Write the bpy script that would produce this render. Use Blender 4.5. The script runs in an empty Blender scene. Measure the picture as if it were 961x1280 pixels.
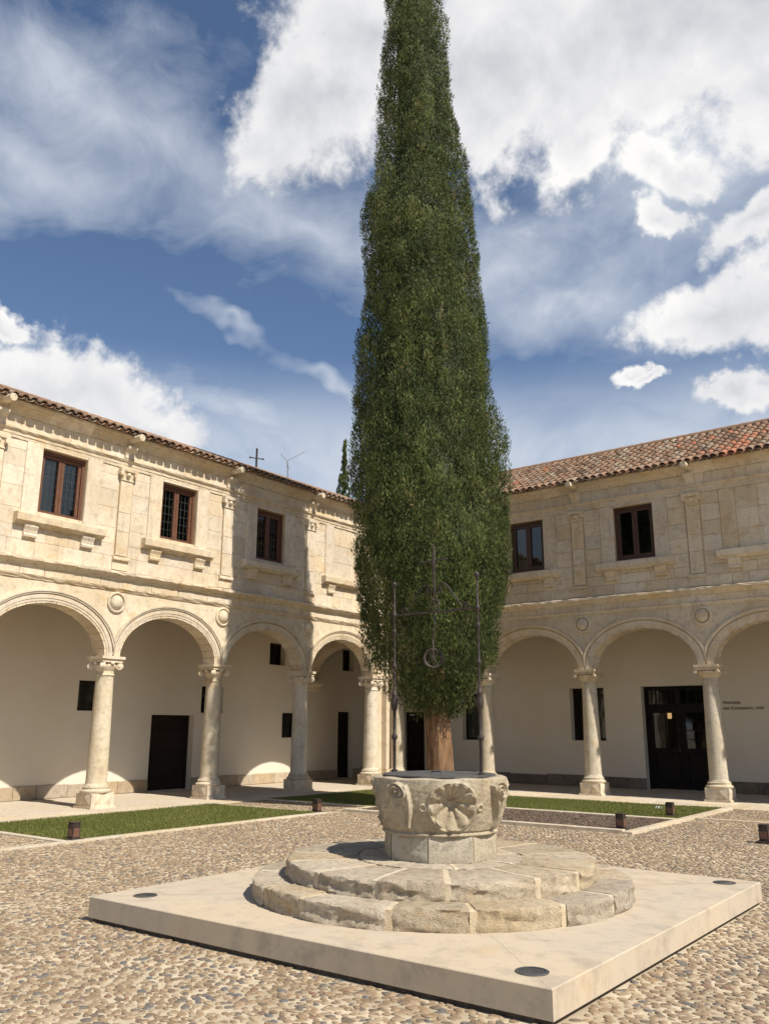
import bpy, bmesh, math, random
import numpy as np
from mathutils import Vector, Matrix
random.seed(7); rng = np.random.default_rng(11)
S = bpy.context.scene
COL = S.collection
PI = math.pi
# ------------------------------------------------------------------ camera
YAW, PIT, ROL = .6529, .2470, .0027
CAM = Vector((16.2034, -21.2469, 1.6478))
d = Vector((-math.sin(YAW)*math.cos(PIT), math.cos(YAW)*math.cos(PIT), math.sin(PIT)))
r0 = Vector((math.cos(YAW), math.sin(YAW), 0)); u0 = r0.cross(d)
r2 = r0*math.cos(ROL) + u0*math.sin(ROL); u2 = r2.cross(d)
cd = bpy.data.cameras.new('camera'); cam = bpy.data.objects.new('camera', cd); COL.objects.link(cam)
M3 = Matrix((r2, u2, -d)).transposed()
cam.matrix_world = Matrix.Translation(CAM) @ M3.to_4x4()
cd.sensor_fit = 'VERTICAL'; cd.sensor_height = 36; cd.sensor_width = 27; cd.lens = 36*1065.96/1280
cd.clip_start = .05; cd.clip_end = 3000
S.camera = cam
def pixdir(x, y):      # direction of a photo pixel (961 x 1280)
    return (d + r2*((x-480.5)/1065.96) + u2*((640-y)/1065.96)).normalized()
# ------------------------------------------------------------------ light
SUN = Vector((1, -.092, 1.156)).normalized()
SKYS, CLOUD = .088, 8.6
sl = bpy.data.lights.new('sun', 'SUN'); sl.energy = 5.0; sl.angle = math.radians(.53); sl.color = (1, .93, .82)
so = bpy.data.objects.new('sun', sl); COL.objects.link(so); so.rotation_euler = SUN.to_track_quat('Z', 'Y').to_euler(); so.location = (20, -5, 30)
S.view_settings.view_transform = 'Standard'; S.view_settings.look = 'None'; S.view_settings.gamma = 1
S.view_settings.exposure = .40
S.render.engine = 'CYCLES'
S.cycles.use_denoising = True
S.cycles.max_bounces = 8; S.cycles.diffuse_bounces = 5; S.cycles.transparent_max_bounces = 12
try: S.cycles.denoiser = 'OPENIMAGEDENOISE'
except Exception: pass

class NT:              # small helper round a node tree
    def __init__(s, nt): s.nt = nt; nt.nodes.clear()
    def n(s, t, **kw):
        o = s.nt.nodes.new(t)
        for k, v in kw.items(): setattr(o, k, v)
        return o
    def set(s, sock, v):
        if isinstance(v, bpy.types.NodeSocket): s.nt.links.new(v, sock)
        elif v is not None: sock.default_value = v
    def m(s, op, a, b=None, c=None, clamp=False):
        o = s.n('ShaderNodeMath', operation=op, use_clamp=clamp)
        s.set(o.inputs[0], a); s.set(o.inputs[1], b); s.set(o.inputs[2], c)
        return o.outputs[0]
    def v(s, op, a, b=None, scale=None):
        o = s.n('ShaderNodeVectorMath', operation=op)
        s.set(o.inputs[0], a); s.set(o.inputs[1], b)
        if scale is not None: s.set(o.inputs['Scale'], scale)
        return o.outputs['Value'] if op in ('DOT_PRODUCT', 'LENGTH') else o.outputs[0]
    def mr(s, x, a, b, c=0., e=1., smooth=True):
        o = s.n('ShaderNodeMapRange', interpolation_type='SMOOTHSTEP' if smooth else 'LINEAR')
        s.set(o.inputs[0], x)
        for i, q in zip((1, 2, 3, 4), (a, b, c, e)): s.set(o.inputs[i], q)
        return o.outputs[0]
    def noise(s, vec, scale, detail=4, rough=.55, dist=0., dim='3D', w=None):
        o = s.n('ShaderNodeTexNoise', noise_dimensions=dim)
        if vec is not None: s.set(o.inputs['Vector'], vec)
        o.inputs['Scale'].default_value = scale; o.inputs['Detail'].default_value = detail
        o.inputs['Roughness'].default_value = rough; o.inputs['Distortion'].default_value = dist
        return o.outputs['Fac']
    def mix(s, f, a, b, mode='MIX'):
        o = s.n('ShaderNodeMix', data_type='RGBA', blend_type=mode, clamp_factor=True)
        s.set(o.inputs[0], f); s.set(o.inputs[6], C4(a)); s.set(o.inputs[7], C4(b))
        return o.outputs[2]
    def ramp(s, f, stops, mode='LINEAR'):
        o = s.n('ShaderNodeValToRGB'); o.color_ramp.interpolation = mode; e = o.color_ramp.elements
        while len(e) < len(stops): e.new(.5)
        for el, (p, c) in zip(e, stops): el.position = p; el.color = C4(c)
        s.set(o.inputs[0], f); return o.outputs[0]
def C4(c):
    if isinstance(c, bpy.types.NodeSocket): return c
    return (c[0], c[1], c[2], 1) if len(c) == 3 else c

# ------------------------------------------------------------------ sky with clouds
W = bpy.data.worlds.new('World'); S.world = W; W.use_nodes = True
W.cycles.sampling_method = 'MANUAL'; W.cycles.sample_map_resolution = 512
t = NT(W.node_tree)
sky = t.n('ShaderNodeTexSky', sky_type='NISHITA'); sky.sun_disc = False
sky.sun_elevation = math.asin(SUN.z); sky.sun_rotation = math.atan2(SUN.x, SUN.y)
sky.altitude = 600; sky.air_density = 1.0; sky.dust_density = .4; sky.ozone_density = 3.2
D0 = t.n('ShaderNodeTexCoord').outputs['Generated']
sep = t.n('ShaderNodeSeparateXYZ'); t.set(sep.inputs[0], D0); dz = sep.outputs[2]
P = t.v('SCALE', D0, scale=t.m('DIVIDE', 1., t.m('ADD', t.m('MAXIMUM', dz, 0.), .28)))      # flattened towards the horizon
def warp(vec, scale, amp, detail, seed):
    o = t.n('ShaderNodeTexNoise'); t.set(o.inputs['Vector'], t.v('ADD', vec, (seed, seed*.7, seed*1.3)))
    o.inputs['Scale'].default_value = scale; o.inputs['Detail'].default_value = detail; o.inputs['Roughness'].default_value = .6
    return t.v('ADD', vec, t.v('SCALE', t.v('SUBTRACT', o.outputs['Color'], (.5, .5, .5)), scale=amp))
D = warp(D0, 5., .20, 6, 2.)                             # cumulus outlines
DV = warp(D0, 2.2, .34, 5, 7.)                           # veil outlines
n1 = t.noise(D0, 9., 7, .62, .2)
n2 = t.noise(D0, 30., 5, .62)
strk = t.noise(t.v('MULTIPLY', warp(D0, 3., .25, 3, 4.), (3.2, 6., 9.)), 1.5, 8, .62, .3)
bill = t.m('ADD', t.m('MULTIPLY', t.m('SUBTRACT', n1, .5), 1.5), t.m('MULTIPLY', t.m('SUBTRACT', n2, .5), .5))
def blob(V, x, y, rx, ry, rot=0.):
    """one cloud mass: its direction in the sky and its angular radii"""
    c = pixdir(x, y); rt = c.cross(Vector((0, 0, 1))).normalized(); uu = rt.cross(c).normalized()
    a = math.radians(rot); R = rt*math.cos(a)+uu*math.sin(a); U = -rt*math.sin(a)+uu*math.cos(a)
    dc = t.m('MAXIMUM', t.v('DOT_PRODUCT', V, tuple(c)), .05)
    A = t.m('DIVIDE', t.v('DOT_PRODUCT', V, tuple(R/(rx/1066))), dc)
    B = t.m('DIVIDE', t.v('DOT_PRODUCT', V, tuple(U/(ry/1066))), dc)
    return t.m('SUBTRACT', 1., t.m('SQRT', t.m('ADD', t.m('MULTIPLY', A, A), t.m('MULTIPLY', B, B))))
def union(lst, k=.22):
    o = lst[0]
    for q in lst[1:]: o = t.m('SMOOTH_MAX', o, q, k)
    return o
cosd = t.v('DOT_PRODUCT', D0, tuple(d)); away = t.mr(cosd, .55, .80, 0., -3.)
cum = union([blob(D, *q) for q in ((650, 110, 330, 140, 3), (390, 120, 120, 80, 35), (470, 30, 150, 70, 0), (800, 30, 210, 120, 0), (730, 185, 110, 52, 8),
             (950, 100, 85, 90, 0), (835, 200, 52, 34, 0), (905, 390, 110, 66, 8), (788, 470, 30, 17, 0), (812, 477, 30, 14, 0), (940, 275, 70, 40, 0), (830, 262, 30, 26, 0), (925, 492, 80, 26, 8),
             (70, 470, 160, 62, -14), (15, 388, 44, 24, 0), (170, 520, 110, 40, -12))])
gen = t.m('ADD', t.mr(t.noise(t.v('ADD', P, (5.3, 2.2, 0)), 1.15, 6, .55, .2), .50, .72, -1.2, .6), away)   # clouds go on round the sky
cfield = t.m('MAXIMUM', t.m('MAXIMUM', cum, -1.), gen)
cf = t.m('ADD', cfield, bill)
cden = t.mr(cf, .02, .42)
veil = union([blob(DV, *q) for q in ((180, 180, 380, 112, -8), (430, 270, 240, 66, -12), (660, 310, 200, 70, 0), (740, 345, 240, 52, 4), (40, 235, 200, 60, -5),
              (265, 408, 90, 12, -14), (380, 455, 60, 16, -10), (900, 170, 230, 230, 0), (270, 525, 260, 50, -6), (60, 560, 200, 60, 0))], .35)
vgen = t.m('ADD', t.mr(t.noise(P, .8, 5, .5, .6), .48, .75, -1., .5), away)
vfield = t.m('MAXIMUM', t.m('MAXIMUM', veil, -1.), vgen)
vden = t.m('MULTIPLY', t.mr(t.m('ADD', vfield, t.m('MULTIPLY', t.m('SUBTRACT', strk, .5), 1.7)), -.10, 1.15, smooth=False), t.mr(n1, .3, .72, .66, .95, smooth=False))
lowv = t.m('MULTIPLY', t.mr(dz, .42, .30, 0., .84), t.mr(strk, .30, .62, .60, 1.))      # pale air above the roofs
vden = t.m('MAXIMUM', vden, lowv)
n1b = t.noise(t.v('ADD', D0, tuple(SUN*.03)), 9., 5, .6, .2)
nb = t.noise(t.v('ADD', D0, (1.3, 4.1, 2.2)), 4.5, 5, .55, .3)
shade = t.m('ADD', t.m('MULTIPLY', t.m('SUBTRACT', n1, n1b), .9), t.m('ADD', t.m('MULTIPLY', t.m('SUBTRACT', nb, .5), 1.8), .62))
lum = t.m('SUBTRACT', shade, t.m('MULTIPLY', t.mr(cf, .45, 1.2), .38))
ccol = t.ramp(t.mr(lum, 0., 1., smooth=False), [(0, tuple(CLOUD*x for x in (.52, .545, .59))), (.5, tuple(CLOUD*x for x in (.80, .805, .825))), (.85, tuple(CLOUD*x for x in (1, .99, .975)))])
c1 = t.mix(vden, sky.outputs[0], tuple(CLOUD*x for x in (.66, .715, .80)))
c2 = t.mix(cden, c1, ccol)
bg = t.n('ShaderNodeBackground'); t.set(bg.inputs[0], c2); bg.inputs[1].default_value = SKYS
ow = t.n('ShaderNodeOutputWorld'); t.nt.links.new(bg.outputs[0], ow.inputs[0])

# ------------------------------------------------------------------ materials
MAT = {}
def mat(name):
    m = bpy.data.materials.new(name); m.use_nodes = True; MAT[name] = m
    t = NT(m.node_tree)
    b = t.n('ShaderNodeBsdfPrincipled'); o = t.n('ShaderNodeOutputMaterial')
    t.nt.links.new(b.outputs[0], o.inputs[0])
    return t, b
def bump(t, b, h, strength=.5, dist=.01):
    o = t.n('ShaderNodeBump'); o.inputs['Strength'].default_value = strength; o.inputs['Distance'].default_value = dist
    t.set(o.inputs['Height'], h); t.set(b.inputs['Normal'], o.outputs[0])
def wpos(t): return t.n('ShaderNodeNewGeometry').outputs['Position']
def stone(name, base, stain, dark, rough=.9, bs=.55, bd=.012, scale=1., vary=.16, pit=.5, mott=1., pth=.52):
    t, b = mat(name); p = wpos(t)
    rnd = t.n('ShaderNodeObjectInfo').outputs['Random']
    a = t.noise(p, 1.1*scale, 5, .6); f = t.noise(p, 5.5*scale, 6, .65); g = t.noise(p, 42*scale, 5, .65)
    c = t.mix(t.mr(a, .42, .62, 0, .9), base, stain)
    c = t.mix(t.mr(f, .50, .68, 0, .62), c, dark)
    c = t.mix(t.mr(t.noise(p, 14*scale, 6, .7), .50, .70, 0, .5*mott), c, tuple(x*.8 for x in dark))
    c = t.mix(t.mr(t.noise(t.v('ADD', p, (7.7, 3.1, 5.2)), 2.6*scale, 6, .66), .56, .70, 0, .55*mott), c, (stain[0]*.92, stain[1]*.74, stain[2]*.52))
    st = t.v('MULTIPLY', p, (1.6, 1.6, .28))
    c = t.mix(t.mr(t.noise(st, 3*scale, 5, .6), .52, .72, 0, .5), c, dark)      # rain streaks
    vo = t.n('ShaderNodeTexVoronoi'); vo.inputs['Scale'].default_value = 30*scale; t.set(vo.inputs['Vector'], p)
    pm = t.m('MULTIPLY', t.mr(vo.outputs['Distance'], .0, .22, 1, 0), t.mr(t.noise(p, 3.7*scale, 3), pth, pth+.14))
    c = t.mix(t.m('MULTIPLY', pm, pit), c, tuple(x*.42 for x in dark))
    hs = t.n('ShaderNodeHueSaturation'); t.set(hs.inputs['Color'], c)
    t.set(hs.inputs['Value'], t.m('ADD', 1-vary/2, t.m('MULTIPLY', rnd, vary)))
    t.set(hs.inputs['Saturation'], t.m('ADD', .82, t.m('MULTIPLY', t.m('FRACT', t.m('MULTIPLY', rnd, 7.31)), .3)))
    t.set(b.inputs['Base Color'], hs.outputs[0]); b.inputs['Roughness'].default_value = rough
    b.inputs['Specular IOR Level'].default_value = .2
    h = t.m('ADD', t.m('MULTIPLY', f, .9), t.m('ADD', t.m('MULTIPLY', g, .7), t.m('MULTIPLY', pm, -.6)))
    bump(t, b, h, bs, bd)
    return MAT[name]
stone('limestone', (.62, .53, .395), (.56, .455, .315), (.40, .33, .24), bs=.8)
stone('limestone_trim', (.63, .535, .395), (.57, .455, .305), (.41, .335, .245), bs=.8)
stone('limestone_column', (.58, .51, .385), (.53, .445, .315), (.36, .305, .23), pit=1., bs=1., pth=.44)
stone('mortar', (.50, .41, .29), (.47, .37, .25), (.34, .28, .20), vary=0.)
stone('old_stone', (.50, .44, .33), (.44, .38, .28), (.27, .235, .18), bs=1., bd=.02, scale=2.2, vary=.1, pit=.4)
stone('well_stone', (.43, .375, .285), (.38, .32, .23), (.22, .185, .135), bs=.9, bd=.012, scale=2.6, vary=0., pit=.6)
stone('step_stone', (.56, .47, .34), (.50, .405, .275), (.27, .215, .15), bs=1., bd=.03, scale=2.4, vary=.25, pit=.8)
stone('step_mortar', (.58, .49, .35), (.55, .45, .31), (.42, .345, .245), scale=2.4, vary=0., bs=.9)
stone('slab', (.46, .385, .285), (.50, .40, .27), (.34, .28, .205), bs=.25, bd=.004, scale=.7, vary=0., pit=.1, mott=.6)
stone('kerb_stone', (.50, .43, .32), (.49, .40, .28), (.36, .30, .22), vary=.15)
stone('floor_slab', (.54, .46, .345), (.54, .44, .30), (.38, .32, .24), vary=.2)
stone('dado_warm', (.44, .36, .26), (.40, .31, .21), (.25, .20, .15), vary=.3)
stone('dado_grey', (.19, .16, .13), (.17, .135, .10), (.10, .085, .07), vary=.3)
def plaster():
    t, b = mat('plaster'); p = wpos(t)
    a = t.noise(p, .7, 5, .6); f = t.noise(p, 6, 5, .6)
    c = t.mix(t.mr(a, .4, .7, 0, .6), (.66, .60, .50), (.62, .545, .43))
    c = t.mix(t.mr(f, .6, .8, 0, .25), c, (.52, .45, .35))
    t.set(b.inputs['Base Color'], c); b.inputs['Roughness'].default_value = .95; b.inputs['Specular IOR Level'].default_value = .1
    bump(t, b, t.m('ADD', f, t.noise(p, 60, 4)), .2, .006)
plaster()
def simple(name, c0, c1, rough, metal=0., scale=8., bs=.3, bd=.004, stretch=(1, 1, 1), spec=.4):
    t, b = mat(name); p = t.v('MULTIPLY', t.n('ShaderNodeTexCoord').outputs['Object'], stretch)
    f = t.noise(p, scale, 5, .6)
    t.set(b.inputs['Base Color'], t.mix(t.mr(f, .35, .65), c0, c1))
    b.inputs['Roughness'].default_value = rough; b.inputs['Metallic'].default_value = metal; b.inputs['Specular IOR Level'].default_value = spec
    bump(t, b, f, bs, bd)
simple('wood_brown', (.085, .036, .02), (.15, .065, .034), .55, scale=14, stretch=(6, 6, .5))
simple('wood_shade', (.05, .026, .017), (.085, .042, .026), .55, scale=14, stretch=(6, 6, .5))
simple('wood_dark', (.014, .010, .008), (.026, .017, .012), .7, spec=.15, scale=10, stretch=(5, 5, .6))
simple('wood_black', (.008, .007, .006), (.014, .011, .010), .6, scale=10, spec=.12)
simple('iron', (.022, .018, .017), (.06, .042, .034), .6, .2, scale=30)
simple('iron_lid', (.075, .072, .07), (.13, .12, .11), .6, .3, scale=12)
simple('lead', (.09, .09, .085), (.13, .13, .12), .5, .3)
simple('bollard_metal', (.030, .023, .020), (.055, .038, .03), .5, .2, scale=20)
simple('bollard_panel', (.11, .055, .035), (.16, .08, .05), .45, 0, scale=20)
simple('lamp_glass', (.035, .045, .05), (.06, .07, .075), .12, 0, scale=6, bs=0., spec=.6)
simple('lamp_ring', (.10, .10, .10), (.16, .16, .15), .4, .6)
simple('curtain', (.62, .60, .55), (.72, .70, .66), .9, scale=3)
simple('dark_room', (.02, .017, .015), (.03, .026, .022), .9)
simple('paper', (.75, .75, .74), (.8, .8, .8), .8)
simple('letter_iron', (.10, .045, .025), (.15, .07, .04), .6)
simple('antenna_metal', (.16, .16, .17), (.24, .24, .25), .5, .5)
simple('earth', (.34, .28, .20), (.42, .35, .26), .95, scale=.4)
simple('soil', (.10, .085, .05), (.15, .12, .07), .95, scale=6)
simple('bedding', (.075, .055, .042), (.12, .09, .065), .95, scale=20, bs=.8, bd=.02)
simple('lime_mortar', (.36, .295, .20), (.54, .455, .325), .95, scale=2.2, bs=.4, bd=.006)
simple('ceiling_wood', (.16, .10, .06), (.22, .14, .085), .8, scale=4, stretch=(1, 8, 1))
def bark():
    t, b = mat('bark'); p = t.n('ShaderNodeTexCoord').outputs['Object']
    q = t.v('MULTIPLY', p, (9, 9, 1.1)); f = t.noise(q, 2.2, 7, .65, .4); g = t.noise(p, 3, 4)
    c = t.ramp(f, [(.3, (.065, .033, .017)), (.5, (.19, .10, .046)), (.7, (.31, .185, .09))])
    c = t.mix(t.mr(g, .45, .7, 0, .5), c, (.20, .135, .08))
    t.set(b.inputs['Base Color'], c); b.inputs['Roughness'].default_value = .95; bump(t, b, f, 1., .04)
bark()
def attr_mat(name, attr, stops, rough, spec=.3, trans=0., noise=.0):
    t, b = mat(name); a = t.n('ShaderNodeAttribute', attribute_name=attr).outputs['Fac']
    c = t.ramp(a, stops)
    if noise:
        p = wpos(t); c = t.mix(t.mr(t.noise(p, 30, 4), .35, .65, 0, noise), c, t.mix(.5, c, (.10, .08, .06)))
    t.set(b.inputs['Base Color'], c); b.inputs['Roughness'].default_value = rough; b.inputs['Specular IOR Level'].default_value = spec
    return t, b, c
t, b, c = attr_mat('pebble', 'tone', [(0, (.42, .33, .22)), (.2, (.31, .23, .145)), (.38, (.235, .165, .10)), (.55, (.32, .225, .135)), (.68, (.165, .12, .08)), (.80, (.155, .135, .115)), (.90, (.125, .122, .12)), (1., (.23, .135, .085))], .55, .35, noise=.35)
bump(t, b, t.noise(wpos(t), 90, 3), .2, .003)
def leafy(name, stops, tr):
    t, b, c = attr_mat(name, 'tone', stops, .6, .25)
    tl = t.n('ShaderNodeBsdfTranslucent'); t.set(tl.inputs[0], c)
    mx = t.n('ShaderNodeMixShader'); mx.inputs[0].default_value = tr
    t.nt.links.new(b.outputs[0], mx.inputs[1]); t.nt.links.new(tl.outputs[0], mx.inputs[2])
    o = [x for x in t.nt.nodes if x.type == 'OUTPUT_MATERIAL'][0]; t.nt.links.new(mx.outputs[0], o.inputs[0])
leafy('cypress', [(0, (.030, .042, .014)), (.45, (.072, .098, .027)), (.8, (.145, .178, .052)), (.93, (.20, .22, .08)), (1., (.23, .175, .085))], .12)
leafy('grass', [(0, (.105, .12, .026)), (.5, (.175, .19, .048)), (1., (.27, .26, .085))], .3)
attr_mat('mulch', 'tone', [(0, (.055, .04, .03)), (.5, (.12, .085, .06)), (.85, (.19, .14, .10)), (1., (.30, .24, .18))], .85)
t, b, c = attr_mat('roof_tile', 'tone', [(0, (.10, .07, .05)), (.25, (.20, .12, .08)), (.5, (.27, .165, .105)), (.7, (.22, .165, .12)), (.85, (.33, .26, .19)), (1., (.36, .13, .07))], .9, .15)
p = wpos(t); lich = t.mr(t.noise(p, 7, 6, .65), .50, .72, 0, .75)
t.set(b.inputs['Base Color'], t.mix(lich, c, t.mix(t.noise(p, 23, 3), (.17, .145, .11), (.36, .31, .24)))); bump(t, b, t.noise(p, 40, 4), .4, .006)
def glass():
    m = bpy.data.materials.new('window_glass'); m.use_nodes = True; MAT['window_glass'] = m; t = NT(m.node_tree)
    gl = t.n('ShaderNodeBsdfGlossy'); gl.inputs['Roughness'].default_value = .03; gl.inputs[0].default_value = (.9, .93, 1, 1)
    tr = t.n('ShaderNodeBsdfTransparent'); tr.inputs[0].default_value = (.62, .66, .64, 1)
    fr = t.n('ShaderNodeFresnel'); fr.inputs[0].default_value = 1.55
    nb = t.n('ShaderNodeBump'); nb.inputs['Strength'].default_value = .08; nb.inputs['Distance'].default_value = .02
    t.set(nb.inputs['Height'], t.noise(wpos(t), 3, 2)); t.nt.links.new(nb.outputs[0], gl.inputs['Normal'])
    f = t.m('MULTIPLY', fr.outputs[0], 1.0, clamp=True)
    mx = t.n('ShaderNodeMixShader'); t.set(mx.inputs[0], f); t.nt.links.new(tr.outputs[0], mx.inputs[1]); t.nt.links.new(gl.outputs[0], mx.inputs[2])
    o = t.n('ShaderNodeOutputMaterial'); t.nt.links.new(mx.outputs[0], o.inputs[0])
glass()
t, b = mat('lantern_glow'); b.inputs['Base Color'].default_value = (.8, .5, .25, 1)
b.inputs['Emission Color'].default_value = (1, .55, .25, 1); b.inputs['Emission Strength'].default_value = 1.2

# ------------------------------------------------------------------ mesh helpers
FL = ('L',); FR = ('R',)      # frame of the wing along x = 0 (u runs -y) and of the wing along y = 0 (u runs +x)
def fmap(fr, u, n, z):
    if fr == 'L': return (n, -u, z)
    if fr == 'R': return (u, -n, z)
    return (u, n, z)
class MB:
    def __init__(s, fr=None): s.V = []; s.F = []; s.fr = fr; s.sm = []
    def add(s, vs, fs, smooth=False):
        o = len(s.V); s.V += [fmap(s.fr, *v) for v in vs]
        for f in fs:
            f = [o+i for i in f]
            if s.fr == 'R': f.reverse()
            s.F.append(f); s.sm.append(smooth)
        return s
    def box(s, a, b, c, e, f, g):
        vs = [(x, y, z) for z in (f, g) for y in (c, e) for x in (a, b)]
        return s.add(vs, [(0, 2, 3, 1), (4, 5, 7, 6), (0, 1, 5, 4), (2, 6, 7, 3), (0, 4, 6, 2), (1, 3, 7, 5)])
    def cbox(s, a, b, c, e, f, g, ch=.012):      # a block whose front (n = e) edges are chamfered
        R = lambda i, n: [(a+i, n, f+i), (b-i, n, f+i), (b-i, n, g-i), (a+i, n, g-i)]
        vs = R(0, c)+R(0, e-ch)+R(ch, e); fs = [(8, 11, 10, 9)]
        for k in (0, 4):
            for i in range(4): fs.append((k+i, k+4+i, k+4+(i+1) % 4, k+(i+1) % 4))
        return s.add(vs, fs)
    def tbox(s, a, b, c, e, f, g, ch=.012):      # a slab whose top edges are chamfered
        R = lambda i, z: [(a+i, c+i, z), (b-i, c+i, z), (b-i, e-i, z), (a+i, e-i, z)]
        vs = R(0, f)+R(0, g-ch)+R(ch, g); fs = [(8, 9, 10, 11)]
        for k in (0, 4):
            for i in range(4): fs.append((k+i, k+(i+1) % 4, k+4+(i+1) % 4, k+4+i))
        return s.add(vs, fs)
    def prof(s, pts, a, b, seg=1, wob=0., smooth=False):          # profile (n, z) run along u
        N = len(pts); us = np.linspace(a, b, seg+1); vs = []
        for u in us:
            for (n, z) in pts: vs.append((u, n+random.uniform(-wob, wob), z+random.uniform(-wob, wob)))
        fs = []
        for i in range(seg):
            for j in range(N): fs.append((i*N+j, i*N+(j+1) % N, (i+1)*N+(j+1) % N, (i+1)*N+j))
        fs.append(tuple(range(N-1, -1, -1))); fs.append(tuple(seg*N+j for j in range(N)))
        return s.add(vs, fs, smooth)
    def poly(s, pts, a, b):                      # polygon in (u, n), extruded in z
        N = len(pts); vs = [(x, y, z) for z in (a, b) for x, y in pts]
        fs = [tuple(range(N-1, -1, -1)), tuple(range(N, 2*N))]+[(i, (i+1) % N, N+(i+1) % N, N+i) for i in range(N)]
        return s.add(vs, fs)
    def lathe(s, c, pts, seg=24, smooth=True, caps=True):
        N = len(pts); vs = []
        for r, z in pts:
            for k in range(seg):
                a = 2*PI*k/seg; vs.append((c[0]+r*math.cos(a), c[1]+r*math.sin(a), c[2]+z))
        fs = [(i*seg+k, i*seg+(k+1) % seg, (i+1)*seg+(k+1) % seg, (i+1)*seg+k) for i in range(N-1) for k in range(seg)]
        s.add(vs, fs, smooth)
        if caps: s.add(vs[:seg], [tuple(range(seg-1, -1, -1))]); s.add(vs[-seg:], [tuple(range(seg))])
        return s
    def tube(s, pts, r, seg=8, caps=True, radii=None):
        pts = [Vector(p) for p in pts]; N = len(pts); vs = []; prev = None
        for i, p in enumerate(pts):
            tg = (pts[min(i+1, N-1)]-pts[max(i-1, 0)]).normalized()
            if prev is None: a = tg.orthogonal().normalized()
            else:
                a = (prev-tg*prev.dot(tg))
                a = a.normalized() if a.length > 1e-6 else tg.orthogonal().normalized()
            prev = a; bb = tg.cross(a); rr = radii[i] if radii else r
            for k in range(seg):
                an = 2*PI*k/seg; vs.append(tuple(p+a*rr*math.cos(an)+bb*rr*math.sin(an)))
        fs = [(i*seg+k, i*seg+(k+1) % seg, (i+1)*seg+(k+1) % seg, (i+1)*seg+k) for i in range(N-1) for k in range(seg)]
        if caps: fs += [tuple(range(seg-1, -1, -1)), tuple((N-1)*seg+k for k in range(seg))]
        return s.add(vs, fs, True)
    def ball(s, c, r, sx=1, sz=1, seg=10, rings=6):
        pts = [(max(r*math.sin(PI*i/rings)*sx, 1e-4), -r*math.cos(PI*i/rings)*sz) for i in range(rings+1)]
        return s.lathe(c, pts, seg, True, False)
    def build(s, name, m, parent=None, origin=None, sharp=40):
        V = np.array(s.V, float)
        if origin is None:
            origin = (V.min(0)+V.max(0))/2; origin[2] = V[:, 2].min()
        origin = np.array(origin, float)
        me = bpy.data.meshes.new(name); me.from_pydata((V-origin).tolist(), [], s.F); me.update()
        me.polygons.foreach_set('use_smooth', s.sm)
        if any(s.sm): me.set_sharp_from_angle(angle=math.radians(sharp))
        if m: me.materials.append(MAT[m])
        return link(name, me, parent, origin)
def link(name, data, parent=None, loc=(0, 0, 0)):
    o = bpy.data.objects.new(name, data); COL.objects.link(o)
    loc = Vector(loc)
    WL[o.name] = loc
    if parent is not None: o.parent = parent; loc = loc-WL[parent.name]
    o.location = loc
    return o
WL = {}
def tag(o, label=None, cat=None, group=None, kind=None):
    for k, v in (('label', label), ('category', cat), ('group', group), ('kind', kind)):
        if v: o[k] = v
    return o
def thing(name, loc, label, cat, group=None): return tag(link(name, None, None, loc), label, cat, group)
def bulk(name, V, F, m, tone=None, parent=None, smooth=False, origin=(0, 0, 0)):     # numpy mesh: F is an (k, 3 or 4) array
    me = bpy.data.meshes.new(name); nv = len(V); nf, w = F.shape
    me.vertices.add(nv); me.vertices.foreach_set('co', (np.asarray(V, np.float32)-np.asarray(origin, np.float32)).ravel())
    me.loops.add(nf*w); me.loops.foreach_set('vertex_index', F.astype(np.int32).ravel())
    me.polygons.add(nf); me.polygons.foreach_set('loop_start', np.arange(0, nf*w, w, dtype=np.int32))
    me.update(calc_edges=True)
    if smooth: me.polygons.foreach_set('use_smooth', np.ones(nf, bool))
    if tone is not None:
        at = me.attributes.new('tone', 'FLOAT', 'POINT'); at.data.foreach_set('value', np.asarray(tone, np.float32))
    me.materials.append(MAT[m]); me.validate()
    return link(name, me, parent, origin)
def inst(base_v, base_f, pos, rot, scl, tilt=None):
    """many copies of one small mesh: pos (N,3), rot about z (N), scl (N,3)"""
    n = len(pos); k = len(base_v)
    v = base_v[None]*scl[:, None, :]
    if tilt is not None:
        cx, sx = np.cos(tilt[:, 0])[:, None], np.sin(tilt[:, 0])[:, None]
        y, z = v[..., 1]*cx-v[..., 2]*sx, v[..., 1]*sx+v[..., 2]*cx; v = np.stack([v[..., 0], y, z], -1)
        cx, sx = np.cos(tilt[:, 1])[:, None], np.sin(tilt[:, 1])[:, None]
        x, z = v[..., 0]*cx+v[..., 2]*sx, -v[..., 0]*sx+v[..., 2]*cx; v = np.stack([x, v[..., 1], z], -1)
    c, s = np.cos(rot)[:, None], np.sin(rot)[:, None]
    v = np.stack([v[..., 0]*c-v[..., 1]*s, v[..., 0]*s+v[..., 1]*c, v[..., 2]], -1)+pos[:, None, :]
    f = base_f[None]+(np.arange(n)*k)[:, None, None]
    return v.reshape(-1, 3), f.reshape(-1, base_f.shape[1])
def rough(o, amp, seed=0, cuts=0):
    """knock the vertices of a mesh about a little"""
    r = np.random.default_rng(seed); me = o.data; n = len(me.vertices); co = np.empty(n*3); me.vertices.foreach_get('co', co)
    me.vertices.foreach_set('co', co+r.uniform(-amp, amp, n*3)); me.update(); return o

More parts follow.
